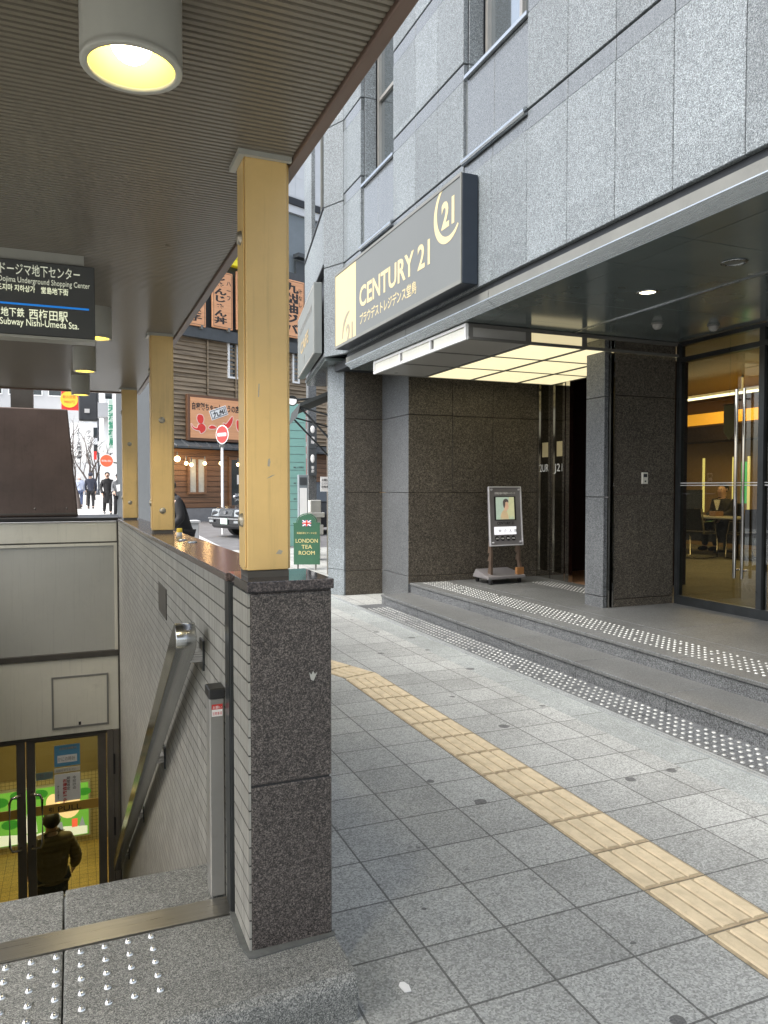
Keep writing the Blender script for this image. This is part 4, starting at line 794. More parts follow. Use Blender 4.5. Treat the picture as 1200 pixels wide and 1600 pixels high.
b = B(); b.box(0.295, 0.36, EY + .0, EY + 0.12, FL, -1.135); b.box(0.362, 0.415, EY - .01, EY + 0.12, FL, -1.135); b.box(-1.40, -1.32, EY, EY + .12, FL, -1.135); b.build('jamb', 'door_frame', t, 0.003)
b = B(); b.box(-1.32, 0.294, EY + 0.01, EY + 0.12, -1.165, -1.133); b.build('lintel', 'frame_dark', t)
b = B(); b.box(0.355, 0.375, EY - .02, EY + .0, -1.62, -1.40); b.box(0.355, 0.375, EY - .02, EY + .0, -2.3, -2.1); b.build('hinge', 'black', t)
def notice(name, x0, x1, z0, z1, c, lab, deco):
    y = EY + 0.055; t = thing(name, lab, 'notice', ((x0 + x1) / 2, y, z0)); b = B(); b.box(x0, x1, y + .006, y + .008, z0, z1); b.build('sheet', c, t); b = B(); deco(b, y + .0055, x0, x1, z0, z1); b.build('print', ['post_grey', 'paper', 'gold', 'red'], t)
M['blue'] = plain('notice_blue', (0.10, 0.30, 0.48), 0.5, 0, 0.05); M['teal'] = plain('notice_teal', (0.18, 0.26, 0.24), 0.5, 0, 0.05)
def d1(b, y, x0, x1, z0, z1): b.box(x0 + .03, x1 - .03, y - .001, y, z0 + .04, z0 + .12, 1); b.text('当館店舗案内', (x0 + .05, y, z1 - .05), X_, Z_, 0.03, 0.17, mi=2); b.text('かにの時計', (x0 + .035, y - .0015, z0 + .06), X_, Z_, 0.05, 0.17)
notice('door_notice', -0.235, 0.02, -1.49, -1.26, 'blue', 'blue notice with white panel, topmost on the right door', d1)
def d2(b, y, x0, x1, z0, z1):
    for k, s in enumerate(('今だけの', '期間限定')): b.vtext(s, (x1 - .06 - .06 * k, y, z1 - .03), X_, Z_, 0.036)
    b.vtext('お得情報実施', (x0 + .10, y, z1 - .05), X_, Z_, 0.042, mi=3); b.vtext('詳しくは係員まで', (x0 + .035, y, z1 - .12), X_, Z_, 0.018)
notice('door_notice', -0.235, 0.02, -1.87, -1.57, 'paper', 'white notice with vertical writing just above the PULL band', d2)
def d3(b, y, x0, x1, z0, z1): b.text('自動 扉', (x0 + .01, y, z0 + .03), X_, Z_, 0.045, 0.13)
notice('door_notice', -0.415, -0.25, -1.61, -1.53, 'teal', 'small teal sticker beside the white notice on the right door', d3)
def d4(b, y, x0, x1, z0, z1): b.text('お知らせください', (x0 + .015, y, z0 + .012), X_, Z_, 0.025, 0.2)
notice('door_notice', -0.235, 0.02, -1.555, -1.505, 'panel_beige', 'narrow beige strip under the blue notice on the right door', d4)
# corridor behind the doors
M['corr_tile'] = pavement_mat('corridor_tile', 0.11, 0.0, 0.11, 0.0, (0.50, 0.36, 0.13), 0.12, 0.006, False)
M['corr_wall'] = plain('corridor_wall', (0.50, 0.39, 0.17), 0.4, 0, 0.1, 2); M['corr_lamp'] = emit('corridor_tube', (1, 0.93, 0.6), 2.0)
def vert_grid(name, base):
    m, nt, bs = _new(name); s = nd(nt, 'SeparateXYZ'); nt.links.new(pos(nt), s.inputs[0])
    h = math_(nt, 'ADD', s.outputs[0], s.outputs[1]); lx, ix = grid_lines(nt, h, 0.055, 0, 0.006); lz, iz = grid_lines(nt, s.outputs[2], 0.055, 0, 0.006)
    nt.links.new(mixc(nt, math_(nt, 'MAXIMUM', lx, lz), base, tuple(x * 0.35 for x in base)), bs.inputs['Base Color']); bs.inputs['Roughness'].default_value = 0.35; return m
M['corr_grid'] = vert_grid('corridor_wall_tile', (0.44, 0.37, 0.22))
t = thing('corridor', 'warm tiled underground corridor behind the glass doors', 'corridor', (-0.5, 10.5, FL))
b = B(); b.box(-1.9, 0.9, EY + 0.13, 12.6, CF_ - .1, CF_ - .002); b.build('floor', 'corr_tile', t)
b = B(); b.box(-1.9, 0.9, 12.4, 12.5, CF_, -2.90); b.box(0.5, 0.6, EY + 0.13, 12.4, CF_, -2.6); b.box(-2.0, -1.9, EY + .13, 12.4, CF_, -0.9); b.build('wall', 'corr_grid', t)
M['corr_brown'] = plain('corridor_upper_wall', (0.20, 0.155, 0.08), 0.4, 0, 0.1, 2)
b = B(); b.box(-1.9, 0.9, 12.38, 12.5, -2.895, -0.96); b.box(0.48, 0.6, EY + 0.13, 12.37, -2.595, -0.96); b.build('upper_wall', 'corr_brown', t)
b = B(); b.box(-1.9, 0.6, EY + 0.13, 12.5, -1.05, -0.95); b.build('ceiling', 'corr_wall', t)
b = B(); b.box(0.40, 0.478, 10.2, 11.6, -2.75, -2.40); b.build('tube_light', 'corr_lamp', t)
l = area('corridor_light', -0.6, 10.6, -1.08, 1.2, 2.0, 15, (1, 0.80, 0.36))
M['poster_green'] = emit('backlit_green', (0.16, 0.42, 0.06), 0.28); M['poster_white'] = emit('backlit_white', (0.85, 0.85, 0.72), 0.28); M['poster_skin'] = emit('backlit_peach', (0.85, 0.58, 0.30), 0.4); M['poster_red'] = emit('backlit_red', (0.8, 0.12, 0.06), 0.4)
t = thing('lightbox_poster', 'backlit green advertising poster on the corridor wall behind the doors', 'poster', (-0.4, 12.38, -3.9))
b = B(); b.box(-1.25, 0.17, 12.36, 12.398, -3.90, -3.03); b.build('frame', 'panel_grey', t)
b = B(); b.box(-1.22, 0.14, 12.354, 12.359, -3.87, -3.06); b.build('face', 'poster_green', t)
b = B(); yp = 12.3535
def pp(pl, mi, k): b.prism(pl, (0, yp - .0015 * k, 0), X_, Z_, (0, -.001, 0), mi)
def circ(cx, cz, rx, rz=None): return [(cx + rx * math.cos(a * .35), cz + (rz or rx) * math.sin(a * .35)) for a in range(18)]
pp([(-1.2, -3.86), (0.12, -3.86), (0.12, -3.74), (-0.2, -3.70), (-0.6, -3.75), (-1.2, -3.68)], 0, 0)
for cx, cz, r_ in ((-1.1, -3.2, .13), (-0.85, -3.12, .10), (-0.55, -3.15, .12), (0.08, -3.2, .1), (-0.95, -3.55, .12)): pp(circ(cx, cz, r_, r_ * .6), 3, 0)
pp(circ(-0.14, -3.38, .17, .2), 1, 1); pp(circ(-0.36, -3.30, .10, .13), 1, 1)
pp([(-0.75, -3.72), (-0.58, -3.72), (-0.61, -3.40), (-0.72, -3.40)], 0, 1); pp([(-0.72, -3.62), (-0.61, -3.62), (-0.625, -3.50), (-0.708, -3.50)], 2, 2)
pp([(-0.45, -3.74), (-0.22, -3.74), (-0.24, -3.62), (-0.42, -3.62)], 4, 1); pp([(-0.10, -3.73), (-0.02, -3.73), (-0.02, -3.60), (-0.10, -3.60)], 2, 1); pp([(0.0, -3.73), (.09, -3.73), (.05, -3.58)], 4, 1)
M['poster_dkgreen'] = emit('backlit_dark_green', (0.04, 0.25, 0.03), 0.2); M['poster_grey'] = emit('backlit_grey', (0.3, 0.32, 0.36), 0.25)
b.build('print', ['poster_white', 'poster_skin', 'poster_red', 'poster_dkgreen', 'poster_grey'], t)
# ------------------------------------------------------------------ station canopy
t = thing('station_canopy', 'ribbed brown canopy over the station stairs on yellow square columns', 'canopy', (0, 3, 2.5))
b = B(); pit = 0.0222; y = -1.8; vs = []; xl, xr = -1.85, 0.622
prof = []
while y < 8.35:
    prof += [(y, 2.508), (y + pit * 0.28, 2.508), (y + pit * 0.36, 2.5), (y + pit * 0.92, 2.5)]; y += pit
n = len(prof); b.add([(xl, yy_, zz) for yy_, zz in prof] + [(xr, yy_, zz) for yy_, zz in prof], [(i, i + 1, n + i + 1, n + i) for i in range(n - 1)])
b.build('ribbed_ceiling', 'ribs', t)
b = B(); b.box(-1.9, 0.66, -1.9, 8.4, 2.56, 2.85); b.build('roof', 'canopy_brown', t)
b = B(); b.box(0.624, 0.66, -1.9, 8.4, 2.488, 2.559); b.box(-1.9, 0.623, 8.35, 8.4, 2.488, 2.559); b.box(-1.9, 0.623, -1.9, -1.85, 2.488, 2.559); b.build('edge_beam', 'canopy_brown', t, 0.003)
M['bolt'] = plain('bolt_head', (0.42, 0.38, 0.30), 0.35, 0.6, 0.25, 40)
for y, zb in ((2.25, 1.226), (5.08, CZ(5.08)), (7.98, CZ(7.98))):
    dx = -0.0045 * (y - 2.25)
    c = B(); c.box(0.482 + dx, 0.610 + dx, y, y + 0.11, zb + 0.022, 2.499); c.box(0.4785 + dx, 0.625 + dx, y + 0.035, y + 0.075, zb + 0.02, 2.4985); c.box(0.4775 + dx, 0.4815 + dx, y + 0.012, y + 0.10, zb + 0.03, 2.4988, 1)
    co = c.build('column', ['column', 'column'], t, 0.003)
    c = B(); c.box(0.484 + dx, 0.612 + dx, y + 0.004, y + 0.106, zb, zb + 0.02); c.build('base_plate', 'frame_dark', co)
    c = B(); c.box(0.462 + dx, 0.62 + dx, y - 0.02, y - 0.005, 2.484, 2.4995); c.box(0.458 + dx, 0.477 + dx, y - 0.0225, y + 0.12, 2.4825, 2.4992); c.build('collar', 'lampgrey', co)
    for z in ((1.46, 2.05) if y > 3 else ()):
        c = B(); c.lathe([(0.0001, 0.008), (0.016, 0.006), (0.021, 0.0)], (0.545 + dx, y - 0.0005, z - 0.11), 16, 0, (0, -1, 0)); c.build('bolt', 'bolt', co)
    for z in (1.40, 2.26):
        c = B(); c.lathe([(0.0001, 0.012), (0.018, 0.009), (0.022, 0.0)], (0.477 + dx, y + 0.05, z), 16, 0, (-1, 0, 0)); c.build('bolt', 'bolt', co)
for (px_, py_, pl_) in ((420, 722, [(-.004, -.012), (.002, -.014), (.005, 0), (.003, .012), (-.002, .008)]), (423, 745, [(-.014, -.006), (.0, -.001), (.014, .007), (.002, .004)]), (404, 610, [(-.002, -.02), (.001, -.02), (.003, .02), (0, .02)]), (436, 860, [(-.01, -.01), (.006, -.012), (.012, -.002), (0, .003)])):
    q = onY(px_, py_, 2.2497); c = B(); c.prism(pl_, q, X_, Z_, (0, -0.0006, 0)); c.build('scuff', 'bolt', [o_ for o_ in t.children if o_.name.startswith('column')][0])
# lamps under the canopy
def lamp(x, y, r, zb, lab):
    t = thing('ceiling_lamp', lab, 'ceiling lamp', (x, y, 2.5), 'cylinder lamps under the station canopy')
    b = B(); b.lathe([(r, 2.5), (r, zb + 0.018), (r * 0.985, zb + 0.012), (r, zb + 0.010), (r, zb + 0.002), (r * 0.985, zb), (r * 0.855, zb), (r * 0.85, zb + 0.012)], (x, y, 0), 48); b.build('housing', 'lampgrey', t)
    b = B(); b.lathe([(r * 0.85, zb + 0.006), (r * 0.74, zb + 0.05), (r * 0.55, zb + 0.085), (0.0001, zb + 0.095)], (x, y, 0), 40); b.build('reflector', 'reflector', t)
    b = B(); b.ball((x, y + r * .1, zb + 0.06), r * 0.42, 20, 12); b.build('bulb', 'bulb', t)
    l = bpy.data.lights.new('lamp_light', 'SPOT'); l.energy = 9; l.color = (1, .86, .55); l.spot_size = math.radians(130); l.spot_blend = 0.7; l.shadow_soft_size = r * .7; o = bpy.data.objects.new('lamp_light', l); COL.objects.link(o); o.location = (x, y, zb + .004)
lamp(0.118, 1.62, 0.099, 2.345, 'large lit cylinder ceiling lamp nearest the viewer under the ribbed canopy')
for y, x, lb in ((4.5, 0.128, 'lit cylinder lamp just behind the hanging station sign'), (5.80, 0.078, 'lit cylinder lamp below and beyond the hanging station sign'), (7.28, 0.062, 'farthest small lit cylinder lamp at the end of the canopy')): lamp(x, y, 0.078, 2.33, lb)
# hanging station sign
t = thing('hanging_sign', 'dark grey hanging station sign with white and blue lettering', 'sign', (-0.4, 3.55, 2.3))
b = B(); b.box(-1.0, 0.092, 3.5, 3.58, 2.14, 2.452)
M['sign_dark'] = plain('sign_dark_grey', (0.10, 0.104, 0.10), 0.3, 0.1, 0.06, 2); M['sign_ink'] = emit('sign_backlit_ink', (0.80, 0.86, 0.62), 0.12, (0.8, 0.8, 0.7)); M['sign_ink2'] = emit('sign_backlit_bright', (0.90, 0.95, 0.62), 0.25, (0.8, 0.8, 0.7)); M['sign_blue'] = emit('sign_blue_line', (0.01, 0.17, 0.55), 0.25, (0.02, 0.2, 0.6))
b.build('box', 'sign_dark', t, 0.004)
b = B(); b.box(-1.0, 0.05, 3.515, 3.565, 2.453, 2.499); b.build('bracket', 'lampgrey', t); b = B(); b.box(-1.0, 0.092, 3.495, 3.585, 2.128, 2.1395); b.build('bottom_rail', 'lampgrey', t)
fy = 3.4995
b = B(); b.text('ドージマ地下センター', (0.033, fy, 2.392), X_, Z_, 0.052, 0.306, 0.003, 'R'); b.text('Dojima Underground Shopping Center', (0.072, fy, 2.357), X_, Z_, 0.033, 0.352, 0.0, 'R'); b.build('lettering', 'sign_ink', t)
b = B(); b.text('도지마 지하상가　堂島地下街', (-0.014, fy, 2.322), X_, Z_, 0.030, 0.272, 0.004, 'R'); b.text('地下鉄', (-0.185, fy, 2.217), X_, Z_, 0.040, 0.088, 0.005, 'R'); b.text('西梅田駅', (-0.017, fy, 2.212), X_, Z_, 0.047, 0.15, 0.006, 'R'); b.text('Subway Nishi-Umeda Sta.', (0.026, fy, 2.180), X_, Z_, 0.040, 0.303, 0.0, 'R'); b.build('lettering', 'sign_ink2', t)
b = B(); b.box(-1.0, 0.068, fy - 0.001, fy + .0003, 2.264, 2.272); b.build('line', 'sign_blue', t)
# tapered brown duct on the end wall
t = thing('vent_shaft', 'tapered dark brown metal housing standing on the end wall under the canopy', 'housing', (-0.6, 9.2, 1.18))
b = B(); b.hexa([(-1.5, 9.0, 1.18), (0.034, 9.0, 1.18), (0.034, 9.5, 1.18), (-1.5, 9.5, 1.18), (-1.5, 9.05, 2.37), (-0.06, 9.05, 2.37), (-0.06, 9.45, 2.37), (-1.5, 9.45, 2.37)]); b.build('body', 'brown_block', t, 0.012)
b = B()
for x_ in (-1.1, -0.75, -0.4, -0.08): b.lathe([(0.0001, .006), (.012, .004), (.014, 0)], (x_, 9.008, 1.27), 10, 0, (0, -1, .04))
b.box(-1.5, 0.02, 8.995, 9.006, 1.205, 1.222)
b.build('rivet_strip', 'frame_dark', t)
b = B(); b.box(-0.63, -0.41, 9.1, 9.3, 2.371, 2.86); b.build('duct', 'frame_dark', t)
# little things left on the coping
def disc(x, y, lab, nm, mat_, r, h, cat):
    z = CZ(y); b = B(); b.lathe([(r, 0.0005), (r, h * 0.8), (r * 0.9, h), (0.0001, h)], (x, y, z), 20); tag(b.build(nm, mat_, None, 0, (x, y, z)), lab, cat)
disc(0.575, 4.05, 'flat metal lid on the brown coping, nearer of the two', 'metal_lid', 'silver', 0.024, 0.006, 'lid'); disc(0.555, 4.28, 'flat metal lid on the brown coping, farther of the two', 'metal_lid', 'silver', 0.022, 0.006, 'lid')
t = thing('small_can', 'tiny yellow and white can standing on the coping by the second column', 'can', (0.60, 4.78, CZ(4.78))); z = CZ(4.78)
b = B(); b.lathe([(0.016, 0), (0.017, 0.003), (0.017, 0.02)], (0.6, 4.78, z), 16); b.lathe([(0.0001, 0), (0.016, 0)], (0.6, 4.78, z), 16); b.build('body', 'paper', t); b = B(); b.lathe([(0.0172, 0.02), (0.0172, 0.04), (0.013, 0.045), (0.0001, 0.045)], (0.6, 4.78, z), 16)
M['yel'] = plain('yellow_plastic', (0.80, 0.58, 0.05), 0.4, 0, 0.05); b.build('band', 'yel', t)
b = B(); b.prism([(-.008, -.02), (.012, -.022), (.016, .004), (.008, .022), (-.004, .026), (-.014, .012)], (0.895, 2.005, 0.003), X_, Y_, Z_ * 0.003); tag(b.build('paper_scrap', 'paper', None, 0, (0.895, 2.0, 0.003)), 'small torn scrap of white paper lying on the pavement', 'litter')
# ================================================================== BACKGROUND: the wooden restaurant across the side street
RP, RD = Vector((4.1, 27.3, 0)), Vector((0.92, 0.392, 0)).normalized(); RN = Vector((RD.y, -RD.x, 0))
def ra(x, y, out=0.0): return onP(x, y, RP + RN * out, RN)
def ru(v): return (Vector(v) - RP).dot(RD)
def RB(b, u0, u1, z0, z1, o0, o1, mi=0):                       # box on the restaurant front: u along, z up, o out of the wall
    return b.obox(RP + RD * u0 + RN * o0 + Z_ * z0, RD * (u1 - u0), RN * (o1 - o0), Z_ * (z1 - z0), mi)
def rect(x0, y0, x1, y1, out=0.0):
    a, c = ra(x0, y0, out), ra(x1, y1, out); return ru(a), ru(c), c.z, a.z
M['wood_old'] = planks('weathered_boards', (0.10, 0.075, 0.05), (0.34, 0.265, 0.175)); M['wood_new'] = planks('brown_boards', (0.10, 0.05, 0.024), (0.20, 0.105, 0.05), 0.55)
M['slate'] = plain('dark_slate_trim', (0.055, 0.062, 0.066), 0.5, 0, 0.15); M['stonebase'] = plain('stone_base', (0.16, 0.165, 0.17), 0.6, 0, 0.15)
M['sign_orange'] = planks('orange_sign_board', (0.60, 0.28, 0.13), (0.78, 0.40, 0.20), 0.45); M['signwood'] = plain('sign_frame_brown', (0.13, 0.062, 0.03), 0.5, 0, 0.1)
M['ink'] = plain('black_ink', (0.012, 0.010, 0.010), 0.5); M['warm'] = emit('warm_bulb', (1.0, 0.72, 0.32), 5.0); M['yellow'] = plain('yellow_awning', (0.85, 0.72, 0.02), 0.45, 0, 0.05)
gy = gz(27.3) - 0.05
RS = thing('restaurant_building', 'brown timber clad restaurant across the side street', 'building', (4.1, 27.3, gy))
uL, uR = -1.6, 9.0
zA = ra(310, 700).z                                            # eave line
b = B(); zTop = ra(460, 428).z; RB(b, uL, uR, zA + 0.1, zTop, -3.0, -0.12); RB(b, uL, uR, gy, zA + .1, -3.0, -0.12); b.build('wall_backing', 'slate', RS)
b = B(); z = zA + 0.3; ub = [uL, 0.35, 1.55, 2.75, 3.95, 5.15, 6.35, 9.0]
while z < ra(330, 530).z + 0.2:
    for a, c in zip(ub, ub[1:]):
        dz = random.uniform(-.012, .012); tk = random.uniform(0.02, 0.075)
        b.hexa([RP + RD * (a + .02) + RN * (0.03 + tk) + Z_ * (z + dz), RP + RD * (c - .02) + RN * (0.03 + tk * random.uniform(.6, 1.2)) + Z_ * (z + dz), RP + RD * (c - .02) - RN * 0.1 + Z_ * z, RP + RD * (a + .02) - RN * 0.1 + Z_ * z,
                RP + RD * (a + .02) + RN * 0.0 + Z_ * (z + 0.165), RP + RD * (c - .02) + RN * 0.0 + Z_ * (z + 0.165), RP + RD * (c - .02) - RN * 0.1 + Z_ * (z + .165), RP + RD * (a + .02) - RN * 0.1 + Z_ * (z + .165)])
    z += 0.155
b.build('upper_boards', 'wood_old', RS)
b = B()
for u_ in ub[1:-1]: RB(b, u_ - 0.02, u_ + 0.02, zA + 0.3, ra(330, 530).z + .2, 0.10, 0.14)
b.build('batten', 'wood_old', RS)
b = B(); z = gy + 0.55
while z < zA - 0.05: RB(b, uL, uR, z, z + 0.175, -0.1, 0.0); RB(b, uL, uR, z, z + 0.03, 0.0, 0.02); z += 0.19
b.build('lower_boards', 'wood_new', RS)
b = B(); RB(b, uL, uR, gy - .2, gy + 0.53, -0.1, 0.06); b.build('base', 'stonebase', RS)
b = B()                                                         # little tiled eave
for k in range(24):
    u0 = uL + k * 0.45; o = RP + RD * u0 + Z_ * zA
    b.hexa([o + RN * 0.55 - Z_ * 0.05, o + RD * 0.43 + RN * 0.55 - Z_ * 0.05, o + RD * 0.43 + Z_ * 0.22, o + Z_ * 0.22, o + RN * 0.55 + Z_ * 0.02, o + RD * 0.43 + RN * 0.55 + Z_ * 0.02, o + RD * 0.43 + Z_ * 0.29, o + Z_ * 0.29])
    b.cyl(o + RD * 0.44 + RN * 0.56 + Z_ * 0.0, o + RD * 0.44 + Z_ * 0.28, 0.04, None, 8)
b.build('eave', 'slate', RS)
zT = ra(330, 522).z
b = B(); RB(b, uL, uR, zT - 0.25, zT + 0.15, -0.1, 0.25); RB(b, uL, uR, zT + 0.15, zTop + .02, -0.1, 0.02); b.build('upper_band', 'slate', RS)
# windows and door
def rwindow(x0, y0, x1, y1, nm='window', mull=1, pane='winglass', frame='white'):
    u0, u1, z0, z1 = rect(x0, y0, x1, y1); f = B(); w = 0.07
    RB(f, u0, u1, z1 - w, z1, 0, .1); RB(f, u0, u1, z0, z0 + w, 0, .1); RB(f, u0, u0 + w, z0 + w, z1 - w, 0, .1); RB(f, u1 - w, u1, z0 + w, z1 - w, 0, .1)
    for k in range(mull): um = u0 + (u1 - u0) * (k + 1) / (mull + 1); RB(f, um - .035, um + .035, z0 + w, z1 - w, 0, .09)
    o = f.build(nm, frame, RS); g_ = B(); RB(g_, u0 + w, u1 - w, z0 + w, z1 - w, 0.02, 0.04); g_.build('pane', pane, o); return o
M['curtain'] = plain('pale_curtain', (0.40, 0.42, 0.38), 0.35, 0, 0.15, 5)
rwindow(354, 528, 395, 596, mull=2); rwindow(455, 540, 466, 600, mull=0)
rwindow(292, 714, 321, 772, mull=1, pane='curtain', frame='wood_new')
u0, u1, z0, z1 = rect(356, 714, 392, 808); b = B(); RB(b, u0, u0 + .1, z0, z1, 0, .08); RB(b, u1 - .1, u1, z0, z1, 0, .08); RB(b, u0 + .1, u1 - .1, z1 - .1, z1, 0, .08); dr = b.build('door', 'wood_new', RS)
b = B(); RB(b, u0 + .1, u1 - .1, z0, z1 - .1, 0.02, 0.04); b.build('pane', 'winglass', dr)
q = ra(369, 742); b = B(); RB(b, ru(q), ru(q) + 0.24, q.z - .35, q.z, 0.05, 0.06); b.build('notice', 'paper', dr)
q = ra(366, 775); b = B(); b.text('営業', q + RN * .05, RD, Z_, 0.11); b.text('OPEN 11:00', q + RN * .05 - Z_ * .17, RD, Z_, 0.10); b.build('lettering', 'paper', dr)
# lamps in a row
for k, (x, y) in enumerate(((277, 717), (291, 724), (299, 726), (320, 724), (345, 724), (372, 726))):
    q = ra(x, y, 0.5 if k else 0.35); t = thing('bulb_lamp', ('bright wall lamp on the brown boards by the yellow column' if k == 0 else 'small bare warm bulb hanging under the restaurant eave'), 'lamp', q, None if k == 0 else 'bulbs under the restaurant eave')
    b = B(); b.ball(q, 0.10 if k == 0 else 0.062, 12, 8); b.build('bulb', 'warm', t); b = B(); b.cyl(q + Z_ * 0.05, q + Z_ * 0.25, 0.03, 0.02, 8); b.build('socket', 'slate', t)
    if k in (0, 3): l = bpy.data.lights.new('lamp_light', 'POINT'); l.energy = 7; l.color = (1, .6, .25); l.shadow_soft_size = .1; o = bpy.data.objects.new('lamp_light', l); COL.objects.link(o); o.location = q + RN * 0.15
# main ramen sign
u0, u1, z0, z1 = rect(287, 616, 400, 694)
u1 = u0 + (z1 - z0) * 2.05
t = thing('restaurant_sign', 'wide orange restaurant sign board with red shapes, framed in brown', 'sign', RP + RD * u0 + RN * .15 + Z_ * z0)
b = B(); RB(b, u0, u1, z0, z1, 0.10, 0.26); b.build('frame', 'signwood', t, 0.01)
b = B(); RB(b, u0 + .1, u1 - .1, z0 + .1, z1 - .1, 0.255, 0.275); b.build('board', 'sign_orange', t)
def rp(u_, z_, o_): return RP + RD * u_ + Z_ * z_ + RN * o_
hz = z1 - z0
def rq(x, y, o_=0.276): return ra(x, y, o_)
b = B(); q0, q1 = rq(300, 638.5), rq(374, 645); hz = rq(300, 628).z - q0.z; b.text('自家製ちゃーしゅうの店', q0, RD, Z_, hz * 1.15, (q1 - q0).length, 0.03); b.build('lettering', 'ink', t)
b = B(); o = rq(331, 657); e1 = (rq(356.5, 648) - o); w_ = e1.length; e1 = e1.normalized(); e2 = RN.cross(e1).normalized() * -1
if e2.z < 0: e2 = -e2
h_ = (rq(327, 642) - o).dot(e2)
b.prism([(0, 0), (w_, 0), (w_, h_), (0, h_)], o, e1, e2, RN * 0.014, 0)
for pl in ([(.03, .03), (w_ - .03, .03), (w_ - .03, .05), (.03, .05)], [(.03, h_ - .05), (w_ - .03, h_ - .05), (w_ - .03, h_ - .03), (.03, h_ - .03)], [(.03, .05), (.05, .05), (.05, h_ - .05), (.03, h_ - .05)], [(w_ - .05, .05), (w_ - .03, .05), (w_ - .03, h_ - .05), (w_ - .05, h_ - .05)]): b.prism(pl, o + RN * .015, e1, e2, RN * 0.004, 1)
b.text('九州', o + e1 * .09 + e2 * h_ * .24 + RN * 0.015, e1, e2, h_ * .62, w_ - .18, 0.03, mi=1); b.build('plaque', ['paper', 'ink'], t)
M['signred'] = plain('sign_red', (0.72, 0.04, 0.03), 0.4); M['signpale'] = plain('sign_pale_edge', (0.85, 0.6, 0.5), 0.4)
def blob(px_):
    pts = [(ru(v), v.z) for v in (rq(x, y) for x, y in px_)]; c = [sum(p[0] for p in pts) / len(pts), sum(p[1] for p in pts) / len(pts)]; sm_ = []
    for i in range(len(pts)):
        p0_, p1_, p2_, p3_ = pts[i - 1], pts[i], pts[(i + 1) % len(pts)], pts[(i + 2) % len(pts)]
        for f in (0, .25, .5, .75): sm_.append(tuple(0.5 * ((2 * p1_[k]) + (-p0_[k] + p2_[k]) * f + (2 * p0_[k] - 5 * p1_[k] + 4 * p2_[k] - p3_[k]) * f * f + (-p0_[k] + 3 * p1_[k] - 3 * p2_[k] + p3_[k]) * f ** 3) for k in (0, 1)))
    n_ = len(sm_); big = []
    for i in range(n_):
        tx, tz = sm_[(i + 1) % n_][0] - sm_[i - 1][0], sm_[(i + 1) % n_][1] - sm_[i - 1][1]; l_ = math.hypot(tx, tz) or 1; big.append((tx / l_, tz / l_))
    area_ = sum(sm_[i - 1][0] * sm_[i][1] - sm_[i][0] * sm_[i - 1][1] for i in range(n_)); sg = 1 if area_ > 0 else -1
    big = [(p[0] + sg * t_[1] * .03, p[1] - sg * t_[0] * .03) for p, t_ in zip(sm_, big)]
    b.prism(big, RP + RN * .2755, RD, Z_, RN * 0.004, 1); b.prism(sm_, RP + RN * .280, RD, Z_, RN * 0.004, 0)
b = B()
blob([(310, 648), (308, 654), (311, 661), (316, 661), (318, 655), (316, 649)])
blob([(299, 662), (302, 667), (308, 669), (310, 664), (316, 662), (321, 667), (320, 673), (314, 677), (312, 673), (306, 671.5), (301, 668)])
blob([(326, 668.5), (330, 665), (335, 666), (338, 669), (331, 670)])
blob([(349, 661), (353, 663), (358, 657), (363, 651), (363, 659), (358, 668), (352, 668)])
blob([(370, 657), (376, 660), (382, 668), (381, 676), (374, 675), (370, 668)])
blob([(387, 664), (391, 658), (396, 664), (393, 674), (388, 672)])
b.build('emblem', ['signred', 'signpale'], t)
# vertical menu banners
def banner(x0, x1, ytop, ybot, chars, small, lab, base):
    a, c = ra(x0, ybot, 0.3), ra(x1, ybot, 0.3); ua, uc = ru(a), ru(c); zb = a.z; zt = ra(x0, ytop, .3).z
    t = thing('menu_board', lab, 'sign', RP + RD * ua + RN * .3 + Z_ * zb, 'orange menu boards over the restaurant'); w = uc - ua
    b = B(); RB(b, ua, uc, zb, zt, 0.26, 0.34); b.build('board', 'sign_orange', t, 0.015)
    b = B(); q = 0.341
    for (p0_, p1_, z0_, z1_) in ((ua + .05, uc - .05, zb + .05, zb + .065), (ua + .05, uc - .05, zt - .065, zt - .05), (ua + .05, ua + .065, zb + .065, zt - .065), (uc - .065, uc - .05, zb + .065, zt - .065)): RB(b, p0_, p1_, z0_, z1_, q, q + .003)
    b.build('border', 'signwood', t)
    b = B(); n_ = len(chars); st_ = (zt - zb - 0.25) / max(1, n_); sz = st_ * 0.98
    b.vtext(chars, rp(ua + w * (0.40 if small else .5), zt - 0.06, q), RD, Z_, sz, st_, 0.04, wide=min(2.2, w * .62 / sz))
    if small: b.vtext(small, rp(uc - w * .2, zt - 0.2, q), RD, Z_, 0.2, 0.26, 0.02)
    b.build('lettering', 'ink', t)
    b = B(); RB(b, ua + w * .75, ua + w * .85, zb - .08, zb + .06, .2, .36); b.build('clip', 'fascia', t)
banner(331, 363, 421, 511, 'じゃんじゃん丼', 'ハーフ', 'whole orange menu board with black writing, left of the near column', 0)
banner(288, 321, 418, 506, 'とんこつぶた子', None, 'orange menu board half hidden behind the canopy edge, leftmost', 0)
banner(369, 402, 424, 515, 'ラーメンの味', None, 'orange menu board cut by the left edge of the near column', 0)
banner(441, 475, 434, 525, '九州油ジバ', '汁なし', 'orange menu board showing to the right of the near yellow column', 0)
u0 = ru(ra(345, 418, 0.5)); b = B(); z0 = ra(360, 416, .3).z
RB(b, u0 - 1.2, u0 + 1.9, z0 + 0.25, z0 + 1.3, 0.2, 0.5); RB(b, u0 - 1.2, u0 + 1.9, z0, z0 + 0.24, 0.2, 0.48); tag(b.build('yellow_sign', 'yellow', None, 0.01, RP + RD * u0 + Z_ * z0), 'bright yellow sign panel above the menu boards beside the near column', 'sign')
